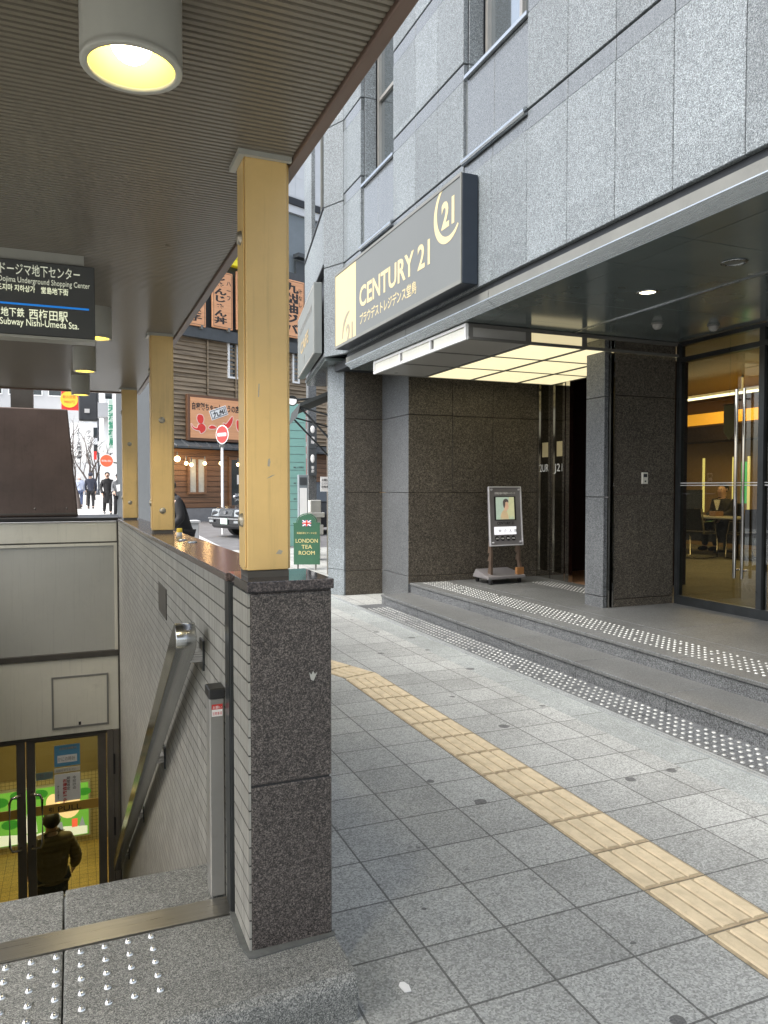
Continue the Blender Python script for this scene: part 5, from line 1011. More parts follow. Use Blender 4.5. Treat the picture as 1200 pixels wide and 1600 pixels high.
# neighbour tower above and right of the restaurant
M['palewall'] = plain('pale_tiles', (0.62, 0.64, 0.65), 0.45, 0, 0.06, 2); M['bluegrey'] = plain('blue_grey_wall', (0.19, 0.22, 0.235), 0.6, 0, 0.1, 1.5)
TB = thing('tower_block', 'pale tiled block with a blue grey lower storey behind the near column', 'building', (12, 34, gz(34)))
b = B(); p0 = RP + RD * 4.6 - RN * 4; zs = onP(468, 338, p0, RN).z
b.obox(p0 + Z_ * 0.2, RD * 9, -RN * 6, Z_ * (zs - 0.2)); b.build('lower_wall', 'bluegrey', TB)
b = B()
for k in range(20):
    for j in range(16): b.obox(p0 + RN * 0.12 + RD * (0.6 * k + 0.008) + Z_ * (zs + 0.75 + 0.9 * j), RD * 0.585, -RN * 0.05, Z_ * 0.885)
b.obox(p0 + RN * 0.12 + Z_ * (zs + 0.0), RD * 12, -RN * .05, Z_ * 0.35); b.obox(p0 + RN * 0.11 + Z_ * zs, RD * 12, -RN * 6, Z_ * 16); b.build('tile_wall', 'palewall', TB)
b = B(); b.obox(p0 + RN * 0.2 + Z_ * (zs + 0.37), RD * 12, -RN * .1, Z_ * 0.3); b.build('string_course', 'gap', TB)
a = onP(458, 400, p0 + RN * .1, RN); b = B(); b.obox(Vector(a) - Z_ * 0.1, RD * 0.9, RN * 0.4, Z_ * 0.18); b.obox(Vector(a) + RD * 0.1 - Z_ * 1.6, RD * 0.5, RN * 0.1, Z_ * 1.4); b.build('window_hood', 'slate', TB)
# ------------------------------------------------------------------ by the corner: awning, boards, tea room sign
AW = thing('shop_awning', 'folded black awning with steel arms over the corner shop door', 'awning', C2 + b_ * 1.0 + Z_ * 2.6)
M['awncloth'] = plain('black_awning_cloth', (0.03, 0.035, 0.034), 0.7, 0, 0.2)
b = B(); o = C2 + b_ * 0.25 + nb * 0.05
b.prism([(0.35, 3.0), (-0.30, 2.72), (-0.34, 2.52), (-0.31, 2.66), (0.35, 2.95)], o + b_ * .5, nb, Z_, b_ * 1.6); b.build('cloth', 'awncloth', AW)
b = B()
for q_ in (0.55, 2.05): e0 = o + b_ * q_ - nb * 0.30 + Z_ * 2.66; b.cyl(e0, o + b_ * q_ + nb * 0.33 + Z_ * 2.0, 0.016, None, 8); b.cyl(e0, o + b_ * q_ + nb * 0.33 + Z_ * 2.5, 0.013, None, 8)
b.build('arm', 'darksteel', AW)
t = thing('spotlight', 'small round spotlight on the awning corner', 'lamp', o - nb * 0.9 + Z_ * 2.85 + b_ * 1.9)
q = o - nb * 0.28 + Z_ * 2.93 + b_ * 2.0; b = B(); b.cyl(q, q + Vector((-0.05, -.14, -.03)), 0.07, 0.085, 16); b.cyl(q, q + nb * 0.6 + Z_ * .05, 0.02, None, 8); b.build('housing', 'darksteel', t); b = B(); e0 = q + Vector((-0.05, -.14, -.03)); b.cyl(e0, e0 + Vector((-.002, -.006, 0)), 0.07, None, 16); b.build('lens', 'paper', t)
# london tea room board
M['green'] = plain('sign_green', (0.045, 0.13, 0.075), 0.4, 0, 0.08, 6); M['goldtext'] = plain('gold_text', (0.75, 0.64, 0.28), 0.4)
t = thing('tea_room_sign', 'green arched LONDON TEA ROOM board standing on the pavement', 'sign', (4.0, 13.2, 0))
d_ = Vector((0.93, -0.36, 0)).normalized(); nn = Vector((d_.y, -d_.x, 0)); A0 = onY(459, 878, 13.2); o = Vector((A0.x, A0.y, 0.0)); w = 0.475
arch = [(0, 0.10), (w, 0.10), (w, 0.85)] + [(w / 2 + w * 0.36 * math.cos(a), 0.86 + 0.15 * math.sin(a)) for a in [math.pi * k / 12 for k in range(13)]] + [(0, 0.85)]
b = B(); b.prism(arch, o, d_, Z_, nn * -0.04); b.build('board', 'green', t)
b = B(); k_ = o + nn * 0.001
tp = [(w + .012, 0.85)] + [(w / 2 + (w * 0.36 + .016) * math.cos(a), 0.86 + 0.166 * math.sin(a)) for a in [math.pi * k / 12 for k in range(13)]] + [(-.012, 0.85)]
b.tube([o + d_ * u_ + Z_ * v_ - nn * 0.02 for u_, v_ in tp], 0.012, 6); b.build('rim', 'green', t)
b = B()
for x in (0.06, w - 0.09): b.obox(o + d_ * x - nn * 0.03 - Z_ * 0.02, d_ * 0.03, nn * 0.02, Z_ * 0.13)
b.build('leg', 'fascia', t)
k_ = o + nn * 0.0015
b = B()
for s, z_, wd in (('LONDON', 0.50, 0.40), ('TEA', 0.39, 0.19), ('ROOM', 0.28, 0.29)): b.text(s, k_ + d_ * w / 2 + Z_ * z_, d_, Z_, 0.10, wd, 0.0, 'C')
b.text('英国紅茶とケーキの店', k_ + d_ * w / 2 + Z_ * 0.66, d_, Z_, 0.04, 0.36, 0, 'C'); b.build('lettering', 'goldtext', t)
b = B(); q = k_ + d_ * (w / 2 - .08) + Z_ * 0.80
b.prism([(0, 0), (.16, 0), (.16, .11), (0, .11)], q, d_, Z_, nn * .001, 0)
for pl, mi in (([(.06, 0), (.1, 0), (.1, .11), (.06, .11)], 1), ([(0, .037), (.16, .037), (.16, .073), (0, .073)], 1), ([(.068, 0), (.092, 0), (.092, .11), (.068, .11)], 2), ([(0, .045), (.16, .045), (.16, .065), (0, .065)], 2), ([(0, 0), (.02, 0), (.16, .098), (.16, .11), (.14, .11), (0, .012)], 1), ([(.14, 0), (.16, 0), (.16, .012), (.02, .11), (0, .11), (0, .098)], 1)): b.prism(pl, q + nn * (.001 + .0008 * (1 + mi)), d_, Z_, nn * .0008, mi)
M['flagblue'] = plain('flag_blue', (0.03, 0.05, 0.25), .5); b.build('flag', ['flagblue', 'paper', 'signred'], t)
# leaflet holder behind it, teal board, red banner, stone marker, dark name plates
def pane(name, cat, lab, x0, x1, y0, y1, Y, th, m, ground=True, group=None):
    a = onY(x0, y1, Y); c = onY(x1, y0, Y); zb = gz(Y) if ground else a.z
    t = thing(name, lab, cat, (a.x, Y, zb), group); b = B(); b.box(a.x, c.x, Y, Y + th, zb, c.z); b.build('board', m, t, 0.005); return t, a.x, c.x, zb, c.z
M['tealb'] = plain('teal_board', (0.19, 0.37, 0.33), 0.45, 0, 0.05, 3)
t, xa, xc, zb, zt = pane('directory_board', 'board', 'tall pale teal directory board behind the tea room sign', 440, 478, 632, 800, 17.5, 0.12, 'tealb')
b = B()
for k in range(14): z = zb + 0.5 + k * 0.19; b.box(xa + .05, xc - .04, 17.497, 17.4999, z, z + 0.008)
for k in (3, 5, 7): z = zb + 0.5 + k * .19; b.text('●●ビル 階 事務所', (xa + .3, 17.4985, z + .05), X_, Z_, 0.05, 0.25)
b.build('print', 'slate', t)
t, xa, xc, zb, zt = pane('red_banner', 'banner', 'narrow red banner with white writing beside the teal board', 477, 486, 636, 790, 18.5, 0.06, 'signred')
b = B(); b.vtext('さけ市場', ((xa + xc) / 2, 18.4985, zt - .05), X_, Z_, 0.16, 0.32); b.build('lettering', 'paper', t)
t, xa, xc, zb, zt = pane('name_plate', 'sign', 'dark vertical name plate on the grey post, upper of two', 482, 495, 660, 701, 15.2, 0.06, 'slate', False, 'name plates on the post')
b = B(); b.ball(((xa + xc) / 2, 15.198, zt - .15), .05, 10, 6, (1, .2, 1.6)); b.vtext('珈琲', ((xa + xc) / 2, 15.1985, zt - .28), X_, Z_, 0.08); b.build('emblem', 'paper', t)
t, xa, xc, zb, zt = pane('name_plate', 'sign', 'dark vertical name plate on the grey post, lower of two', 482, 495, 702, 743, 15.2, 0.06, 'slate', False, 'name plates on the post')
b = B(); b.ball(((xa + xc) / 2, 15.198, zt - .2), .045, 10, 6, (1, .2, 2)); b.vtext('茶房', ((xa + xc) / 2, 15.1985, zt - .34), X_, Z_, 0.07); b.build('emblem', 'paper', t)
a = onY(482, 780, 15.3); b = B(); b.box(a.x, a.x + 0.18, 15.3, 15.45, 0, 4.0); tag(b.build('stone_post', 'stone_step', None, 0.004, (a.x, 15.3, 0)), 'grey stone post carrying the dark name plates', 'post')
t, xa, xc, zb, zt = pane('leaflet_rack', 'rack', 'small leaflet rack with a pale poster standing behind the tea room sign', 467, 481, 742, 800, 14.3, 0.1, 'bluegrey')
b = B(); b.box(xa + .02, xc - .02, 14.296, 14.2995, zb + .35, zt - .26); b.build('poster', 'paper', t); b = B(); b.box(xa + .03, xa + .09, 14.294, 14.2958, zb + .62, zb + .74); b.prism([(xa + .06, zb + .4), (xa + .12, zb + .4), (xa + .10, zb + .58), (xa + .08, zb + .58)], (0, 14.2955, 0), X_, Z_, (0, -.001, 0)); b.box(xa + .02, xc - .02, 14.296, 14.2995, zt - .2, zt - .05); b.build('print', 'slate', t)
t = thing('stone_lantern', 'small pale stepped stone marker beside the shop wall', 'stone marker', (4.5, 14.6, 0)); a = onY(491, 790, 14.6)
b = B()
for z0_, z1_, r_ in ((0, 0.55, .10), (.55, .75, .15), (.75, .9, .11), (.9, 1.0, .17), (1.0, 1.25, .11)): b.box(a.x - r_, a.x + r_, 14.6 - r_, 14.6 + r_, z0_ + .001, z1_)
b.build('stone', 'panel_grey', t, 0.01)
a = onP(507, 756, A + b_ * 0.0 - nb * 0.0, nb); t = thing('wall_notice', 'small white notice on the dark shop wall at the building corner', 'notice', (3.3, 10.4, 1.5))
b = B(); o = Vector((3.40, 9.915, 1.47)); b.box(3.452, 3.47, 9.905, 9.918, 1.47, 1.62)
q1 = onY(501, 768, 10.6); q2 = onY(515, 745, 10.6); b.box(q1.x, q2.x + .05, 10.6, 10.61, q1.z, q2.z); b.build('sheet', 'paper', t)
b = B()
for k, s in enumerate(('お願い', 'ここに', '自転車')): b.text(s, (q1.x + .015, 10.5985, q2.z - .06 - .05 * k), X_, Z_, 0.035, 0.11)
b.build('lettering', 'ink', t)
# ------------------------------------------------------------------ no entry sign and taxi
def noentry(x, y_mid, Y, r, lab, txt=False, pole=True):
    c = onY(x, y_mid, Y); t = thing('no_entry_sign', lab, 'road sign', (c.x, Y, gz(Y)))
    if pole: b = B(); b.cyl((c.x, Y + .05, gz(Y) - .05), (c.x, Y + .05, c.z + r * .8), 0.038, None, 12); b.build('pole', 'white', t); b = B(); b.box(c.x - .07, c.x + .07, Y + .0, Y + .1, c.z - r * 1.35, c.z - r * 1.05); b.build('clamp', 'fascia', t)
    else: b = B(); b.cyl((c.x, Y + .05, c.z), (c.x + 1.6, Y + .05, c.z - .35), 0.04, None, 8); b.build('arm', 'fascia', t)
    return t, c
t, c = noentry(347.5, 679, 21.5, 0.265, 'red no entry sign on a white pole before the restaurant')
dn = Vector((-0.86, -0.51, 0)).normalized(); dr_ = Vector((-dn.y, dn.x, 0))
b = B(); b.cyl(c, c + dn * 0.012, 0.265, None, 32); b.build('rim', 'paper', t); b = B(); b.cyl(c + dn * 0.0121, c + dn * 0.016, 0.243, None, 32); b.build('disc', 'red', t)
b = B(); b.obox(c + dn * 0.0165 - dr_ * 0.18 - Z_ * 0.045, dr_ * 0.36, dn * 0.003, Z_ * 0.09); b.build('bar', 'paper', t)
M['mint'] = plain('mint_sign', (0.50, 0.64, 0.55), 0.4, 0, .04); M['taxi'] = plain('black_car_paint', (0.012, 0.013, 0.015), 0.2, 0.0, 0.1, 1, 0, 80, 0.45); M['chrome'] = plain('chrome', (0.42, 0.43, 0.44), 0.15, 1.0, 0.03); M['headlamp'] = plain('headlamp_glass', (0.30, 0.32, 0.33), 0.15, 0.4, 0.1, 12); M['tyre'] = plain('tyre', (0.02, 0.02, 0.02), 0.8)
M['orange'] = plain('orange_lens', (0.8, 0.3, 0.05), 0.2)
CF = onY(354, 822, 20.2); az = math.radians(249); hd = Vector((math.sin(az), math.cos(az), 0)); sd2 = Vector((hd.y, -hd.x, 0))
fc = Vector((CF.x, 20.2, 0)) + hd * 0.0
t = thing('taxi', 'black taxi saloon with chrome grille facing left in the side street', 'car', (fc.x, fc.y, gz(20.2)))
g0 = gz(20.2)
def cp(u_, v_, z_): return fc - hd * u_ + sd2 * v_ + Z_ * (z_ + g0)       # u back from the nose, v to the side, z up
sec = [(0.0, .80, .32, .70), (0.08, .83, .25, .80), (0.9, .85, .22, .90), (1.25, .85, .22, .94), (3.6, .85, .22, .96), (4.3, .84, .24, .93), (4.62, .80, .32, .80)]
b = B(); vs = []
for u_, hw, zl, zh in sec:
    vs += [cp(u_, -hw * .96, zl), cp(u_, hw * .96, zl), cp(u_, hw, (zl + zh) * .5), cp(u_, hw * .94, zh - .03), cp(u_, hw * .80, zh), cp(u_, -hw * .80, zh), cp(u_, -hw * .94, zh - .03), cp(u_, -hw, (zl + zh) * .5)]
n = 8; b.add(vs, [(k * n + i, k * n + (i + 1) % n, (k + 1) * n + (i + 1) % n, (k + 1) * n + i) for k in range(len(sec) - 1) for i in range(n)] + [tuple(range(n))[::-1], tuple(range((len(sec) - 1) * n, len(sec) * n))], 0, False); b.build('body', 'taxi', t, 0.02, None, 2)
b = B(); b.hexa([cp(1.2, -.78, .92), cp(1.2, .78, .92), cp(3.95, .78, .94), cp(3.95, -.78, .94), cp(1.75, -.62, 1.46), cp(1.75, .62, 1.46), cp(3.3, .62, 1.48), cp(3.3, -.62, 1.48)]); b.build('cabin', 'winglass', t, 0.04, None, 2)
b = B(); b.hexa([cp(1.75, -.6, 1.47), cp(1.75, .6, 1.47), cp(3.3, .6, 1.47), cp(3.3, -.6, 1.47), cp(1.9, -.55, 1.51), cp(1.9, .55, 1.51), cp(3.2, .55, 1.51), cp(3.2, -.55, 1.51)]); b.build('roof', 'taxi', t)
b = B(); b.hexa([cp(-.035, -.36, .58), cp(-.035, .36, .58), cp(.03, .36, .58), cp(.03, -.36, .58), cp(0.03, -.36, .79), cp(.03, .36, .79), cp(.08, .36, .79), cp(.08, -.36, .79)])
gr = b.build('grille', 'darksteel', t, 0.01); b = B()
for k in range(5): b.obox(cp(-.034 + .013 * k, -.33, .605 + k * .035), sd2 * 0.66, hd * 0.012, Z_ * 0.014)
b.build('slat', 'chrome', gr); b = B(); b.cyl(cp(-.03, 0, .69), cp(-.055, 0, .69), .05, None, 14); b.build('emblem', 'chrome', gr)
for s_ in (-1, 1):
    b = B(); b.hexa([cp(-.02, s_ * .38, .58), cp(0.0, s_ * .80, .58), cp(.08, s_ * .80, .58), cp(.06, s_ * .38, .58), cp(.01, s_ * .38, .77), cp(.05, s_ * .80, .77), cp(.1, s_ * .80, .77), cp(.08, s_ * .38, .77)]); b.build('headlight', 'headlamp', t, 0.012)
    b = B(); b.obox(cp(-.09, s_ * .62 - .1, .42), sd2 * .2, hd * .015, Z_ * .06); b.build('indicator', 'headlamp', t)
    b = B(); b.cyl(cp(.72, s_ * .70, .95), cp(.72, s_ * .70, 1.06), .012, None, 6); b.ball(cp(.72, s_ * .70, 1.10), .07, 10, 8, (1, .8, .75)); b.build('fender_mirror', 'chrome', t)
    for u_ in (.85, 3.55):
        b = B(); b.cyl(cp(u_, s_ * .66, .31), cp(u_, s_ * .855, .31), .31, None, 24); wh = b.build('wheel', 'tyre', t); b = B(); b.cyl(cp(u_, s_ * .856, .31), cp(u_, s_ * .865, .31), .19, .15, 20); b.build('rim', 'chrome', wh)
b = B(); b.obox(cp(-.06, -.82, .36), sd2 * 1.64, -hd * .12, Z_ * .17); b.build('bumper', 'taxi', t, 0.02); b = B(); b.obox(cp(-.075, -.82, .51), sd2 * 1.64, -hd * .1, Z_ * .035); b.build('bumper_trim', 'chrome', t)
b = B(); b.obox(cp(-.08, -.17, .38), sd2 * .33, hd * .012, Z_ * .15); pl = b.build('number_plate', 'mint', t)
# ------------------------------------------------------------------ the far street, left
def fb(name, lab, x0, x1, ytop, Y, m, depth=8, xx=None):
    a, c = onY(x0, 780, Y), onY(x1, 780, Y); zt = onY(x0, ytop, Y).z; t = thing(name, lab, 'building', ((a.x + c.x) / 2, Y, gz(Y)))
    b = B(); b.box(a.x, c.x, Y, Y + depth, gz(Y) - .2, zt); b.build('wall', m, t); return t, a.x, c.x, zt
M['farwhite'] = plain('far_white_wall', (0.80, 0.81, 0.81), 0.7, 0, 0.05, .5); M['fargrey'] = plain('far_grey_wall', (0.46, 0.47, 0.48), 0.7, 0, 0.06, .5)
def fwin(t, x0, x1, z0, z1, Y, nx, nz, fr=0.62):
    for i in range(nx):
        for j in range(nz):
            w_ = (x1 - x0) / nx; h_ = (z1 - z0) / nz; xa, za = x0 + w_ * (i + .5 - fr / 2), z0 + h_ * (j + .5 - fr / 2)
            f = B(); f.box(xa - .06, xa + w_ * fr + .06, Y - .06, Y + .0, za - .06, za); f.box(xa - .06, xa + w_ * fr + .06, Y - .06, Y, za + h_ * fr, za + h_ * fr + .06); f.box(xa - .06, xa, Y - .06, Y, za, za + h_ * fr); f.box(xa + w_ * fr, xa + w_ * fr + .06, Y - .06, Y, za, za + h_ * fr)
            o = f.build('window', 'farwhite', t); g_ = B(); g_.box(xa, xa + w_ * fr, Y - .03, Y - .01, za, za + h_ * fr); g_.build('pane', 'winglass', o)
t, xa, xc, zt = fb('apartment_building', 'white building with balconies on the right of the far street', 163, 230, 500, 52, 'farwhite', 14); fwin(t, xa, xc, 6, zt, 52, 4, 6)
for k in range(5): b = B(); b.box(xa - .4, xa + 2.2, 50.9, 51.99, 6 + 2.3 * k, 6.9 + 2.3 * k); b.build('balcony', 'fargrey', t)
t, xa, xc, zt = fb('office_block', 'pale grey block closing the end of the far street', 60, 200, 470, 95, 'farwhite', 12); fwin(t, xa, xc, 5, zt, 95, 7, 9)
t, xa, xc, zt = fb('shop_building', 'white shop building on the left of the far street behind the brown housing', -120, 133, 480, 60, 'fargrey', 20); fwin(t, xa, xc, 8, zt, 60, 8, 5)
t, xa, xc, zt = fb('shop_building', 'dark fronted shop building between the yellow columns', 196, 232, 560, 33, 'fargrey', 10)
b = B(); b.box(xa, xc, 32.8, 32.99, gz(33), gz(33) + 2.6); b.build('shopfront', 'slate', t)
def vsign(name, lab, x0, x1, y0, y1, Y, m, chars, ink, th=.3, size=None, extra=None):
    a, c = onY(x0, y1, Y), onY(x1, y0, Y); t = thing(name, lab, 'sign', (a.x, Y, a.z)); b = B(); b.box(a.x, c.x, Y, Y + th, a.z, c.z); b.build('board', m, t, .02)
    b = B(); w_ = c.x - a.x; b.vtext(chars, (a.x + w_ * (.35 if extra else .5), Y - .003, c.z - .2), X_, Z_, size or (c.z - a.z - .4) / len(chars) * .9, (c.z - a.z - .4) / len(chars), .04, ext=.003)
    if extra: b.vtext(extra, (a.x + w_ * .8, Y - .003, c.z - .3), X_, Z_, w_ * .22, None, .01, ext=.003)
    b.build('lettering', ink, t); return t
vsign('vertical_sign', 'tall white vertical sign with black characters on the far street', 111, 146, 662, 722, 44, 'paper', '(株)大西物商', 'slate', extra='テナント人募集')
M['greend'] = plain('green_sign_text', (0.05, 0.28, 0.16), 0.4)
vsign('vertical_sign', 'mint green vertical sign on the right of the far street', 170, 181, 624, 700, 46, 'mint', '天満堂薬局', 'greend')
vsign('vertical_sign', 'white vertical sign with red characters next to the mint sign', 182, 194, 626, 692, 45, 'paper', '名物酒場', 'signred')
t = thing('round_sign', 'yellow round sign on a red panel hanging over the far street', 'sign', onY(108, 625, 38)); c = onY(108, 624, 38); a = onY(96, 640, 38); e_ = onY(124, 604, 38)
b = B(); b.box(a.x, e_.x, 38.02, 38.2, a.z, e_.z); b.build('panel', 'signred', t); b = B(); b.cyl((c.x, 38.0, c.z), (c.x, 38.015, c.z), .38, None, 28); b.build('disc', 'yel', t)
b = B(); b.text('飲み放題', (c.x, 37.998, c.z + .05), X_, Z_, .16, .55, 0, 'C'); b.text('980円', (c.x, 37.998, c.z - .18), X_, Z_, .16, .45, 0, 'C'); b.build('lettering', 'signred', t)
t = thing('signal_box', 'dark grey rounded box with a small white label hanging beyond the canopy', 'signal box', onY(138, 635, 9.9)); a, c = onY(123, 657, 9.9), onY(152, 585, 9.9)
b = B(); b.box(a.x, c.x, 9.9, 10.02, a.z, c.z); b.build('box', 'bluegrey_d', t, .02, None, 3) if 'bluegrey_d' in M else None
M['bluegrey_d'] = plain('box_dark_grey', (0.07, 0.075, 0.082), 0.45, 0, .1); b.build('box', 'bluegrey_d', t, .02, None, 3)
a, c = onY(132, 645, 9.9), onY(140, 639, 9.9); b = B(); b.box(a.x, c.x, 9.893, 9.899, a.z, c.z); b.build('label', 'paper', t); b = B(); q = onY(138, 585, 9.9); b.cyl((q.x, 9.96, q.z - .05), (q.x, 9.96, 4.6), .03, None, 8); b.build('hanger', 'slate', t)
t, c = noentry(166.5, 720, 36, .30, 'round orange red road sign on an arm over the far street', True, False)
b = B(); b.cyl((c.x, 36, c.z), (c.x, 35.98, c.z), .30, None, 28); b.build('rim', 'paper', t); b = B(); b.cyl((c.x, 35.979, c.z), (c.x, 35.97, c.z), .27, None, 28); M['redor'] = plain('orange_red', (.75, .12, .05), .4); b.build('disc', 'redor', t)
b = B(); b.text('車両進入禁止', (c.x, 35.968, c.z - .04), X_, Z_, .10, .42, 0, 'C'); b.build('lettering', 'paper', t)
t = thing('shop_board', 'small white and red shop board on the far street', 'sign', onY(150, 710, 48)); a, c = onY(143, 718, 48), onY(151, 705, 48); b = B(); b.box(a.x, c.x, 48, 48.2, a.z, c.z); b.build('board', 'signred', t); a, c = onY(153, 707, 47), onY(176, 690, 47); b = B(); b.box(a.x, c.x, 47, 47.2, a.z, c.z); tag(b.build('shop_board', 'paper', None, 0, (a.x, 47, a.z)), 'white horizontal shop board above the round road sign', 'sign')
# noodle shop light boxes between the far columns
M['foodbg'] = emit('food_lightbox', (1.0, 0.86, 0.55), .75); M['food'] = plain('food_print', (0.62, 0.28, 0.08), .5, 0, .5, 9)
for k, (y0_, y1_, lab) in enumerate(((614, 645, 'upper glowing food picture light box between the yellow columns'), (647, 672, 'lower glowing food picture light box between the yellow columns'))):
    a, c = onY(212, y1_, 31), onY(233, y0_, 31); t = thing('food_lightbox', lab, 'light box', (a.x, 31, a.z)); b = B(); b.box(a.x, c.x, 31.0, 31.2, a.z, c.z); b.build('frame', 'paper', t, .01)
    b = B(); b.box(a.x + .06, c.x - .05, 30.99, 30.998, a.z + .06, c.z - .06); b.build('face', 'foodbg', t); b = B()
    for i in range(9): q = (a.x + random.uniform(.1, .4), 30.985, a.z + random.uniform(.1, .4)); b.ball(q, random.uniform(.03, .08), 8, 5, (1, .1, 1))
    b.build('print', 'food', t)
a = onY(225, 685, 30.8); t = thing('round_shop_sign', 'white round sign with a green stripe below the food light boxes', 'sign', a); b = B(); b.cyl((a.x, 30.8, a.z), (a.x, 30.9, a.z), .36, None, 28); b.build('disc', 'paper', t); M['lime'] = plain('lime_print', (.40, .55, .08), .5); b = B(); b.prism([(-.24, -.1), (-.1, -.12), (.1, -.22), (.2, -.12), (.0, -.08), (-.15, -.02)], (a.x, 30.798, a.z), X_, Z_, (0, -.004, 0)); b.build('stripe', 'lime', t)
a, c = onY(222, 778, 30), onY(231, 742, 30); b = B(); b.box(a.x, c.x, 30, 30.2, gz(30), c.z); M['ylit'] = emit('yellow_lit_sign', (1, .75, .2), .9); tag(b.build('lit_sign', 'ylit', None, .01, (a.x, 30, gz(30))), 'yellow lit standing sign by the shop between the columns', 'sign')
a = onY(219, 760, 31.5); t = thing('shelf_rack', 'pale shop rack with goods below the round sign', 'rack', (a.x, 31.5, gz(31.5))); b = B()
for k in range(4): b.box(a.x - .2, a.x + .25, 31.5, 31.8, gz(31.5) + .25 + .4 * k, gz(31.5) + .29 + .4 * k)
for dx in (-.2, .22): b.box(a.x + dx, a.x + dx + .03, 31.5, 31.8, gz(31.5), gz(31.5) + 1.6)
b.build('frame', 'paper', t)
# bare street trees
M['bark'] = plain('bare_bark', (0.075, 0.06, 0.052), .85, 0, .2, 8)
def bare_tree(x, Y, h, lab, seed):
    rnd = random.Random(seed); c = onY(x, 780, Y); g0 = gz(Y); t = thing('bare_tree', lab, 'tree', (c.x, Y, g0), 'bare street trees')
    tr = B(); cr = B()
    def grow(p, d, L, r, lev):
        pts = [p]; q = p; dd = d.copy()
        for k in range(4): dd = (dd + Vector((rnd.uniform(-.18, .18), rnd.uniform(-.18, .18), rnd.uniform(-.02, .12)))).normalized(); q = q + dd * (L / 4); pts.append(q)
        (tr if lev == 0 else cr).tube(pts, [r * (1 - .14 * k) for k in range(5)], 6 if lev < 2 else 4)
        if lev < 4:
            for k in range(3 if lev < 3 else 2):
                s_ = pts[2 + (k % 3)]; a_ = rnd.uniform(0, 6.28); nd_ = (dd + Vector((math.cos(a_), math.sin(a_), .35)) * rnd.uniform(.6, 1.0)).normalized(); grow(s_, nd_, L * rnd.uniform(.5, .75), r * .52, lev + 1)
    grow(Vector((c.x, Y, g0)), Vector((0, 0, 1)), h * .42, h * .022, 0); tr.build('trunk', 'bark', t); cr.build('crown', 'bark', t)
bare_tree(124, 38, 4.6, 'bare street tree nearest the brown housing', 1); bare_tree(137, 42, 5.0, 'bare street tree in front of the white vertical sign', 5); bare_tree(147, 50, 4.6, 'bare street tree to the right of the white vertical sign', 9)
# ------------------------------------------------------------------ people
def skin_mesh(name, verts, edges, radii, mat_, parent, sub=2, root=0):
    me = bpy.data.meshes.new(name); off = Vector(parent['_base']); me.from_pydata([Vector(v) - off for v in verts], edges, [])
    o = bpy.data.objects.new(name, me); COL.objects.link(o); m1 = o.modifiers.new('s', 'SKIN'); m1.use_smooth_shade = True
    for i, r in enumerate(radii): d = me.skin_vertices[0].data[i]; d.radius = (r, r) if not isinstance(r, tuple) else r; d.use_root = (i == root)
    m2 = o.modifiers.new('u', 'SUBSURF'); m2.levels = sub; m2.render_levels = sub
    m = bpy.data.meshes.new_from_object(o.evaluated_get(bpy.context.evaluated_depsgraph_get())); o.modifiers.clear(); old = o.data; o.data = m; bpy.data.meshes.remove(old); m.name = name
    m.materials.clear(); m.materials.append(M[mat_]); [setattr(p, 'use_smooth', True) for p in m.polygons]; o.parent = parent; o['_base'] = list(off); return o
M['skin'] = plain('skin', (0.56, 0.36, 0.27), .5, 0, .05); M['hair'] = plain('hair', (0.02, 0.017, 0.016), .5, 0, .2)
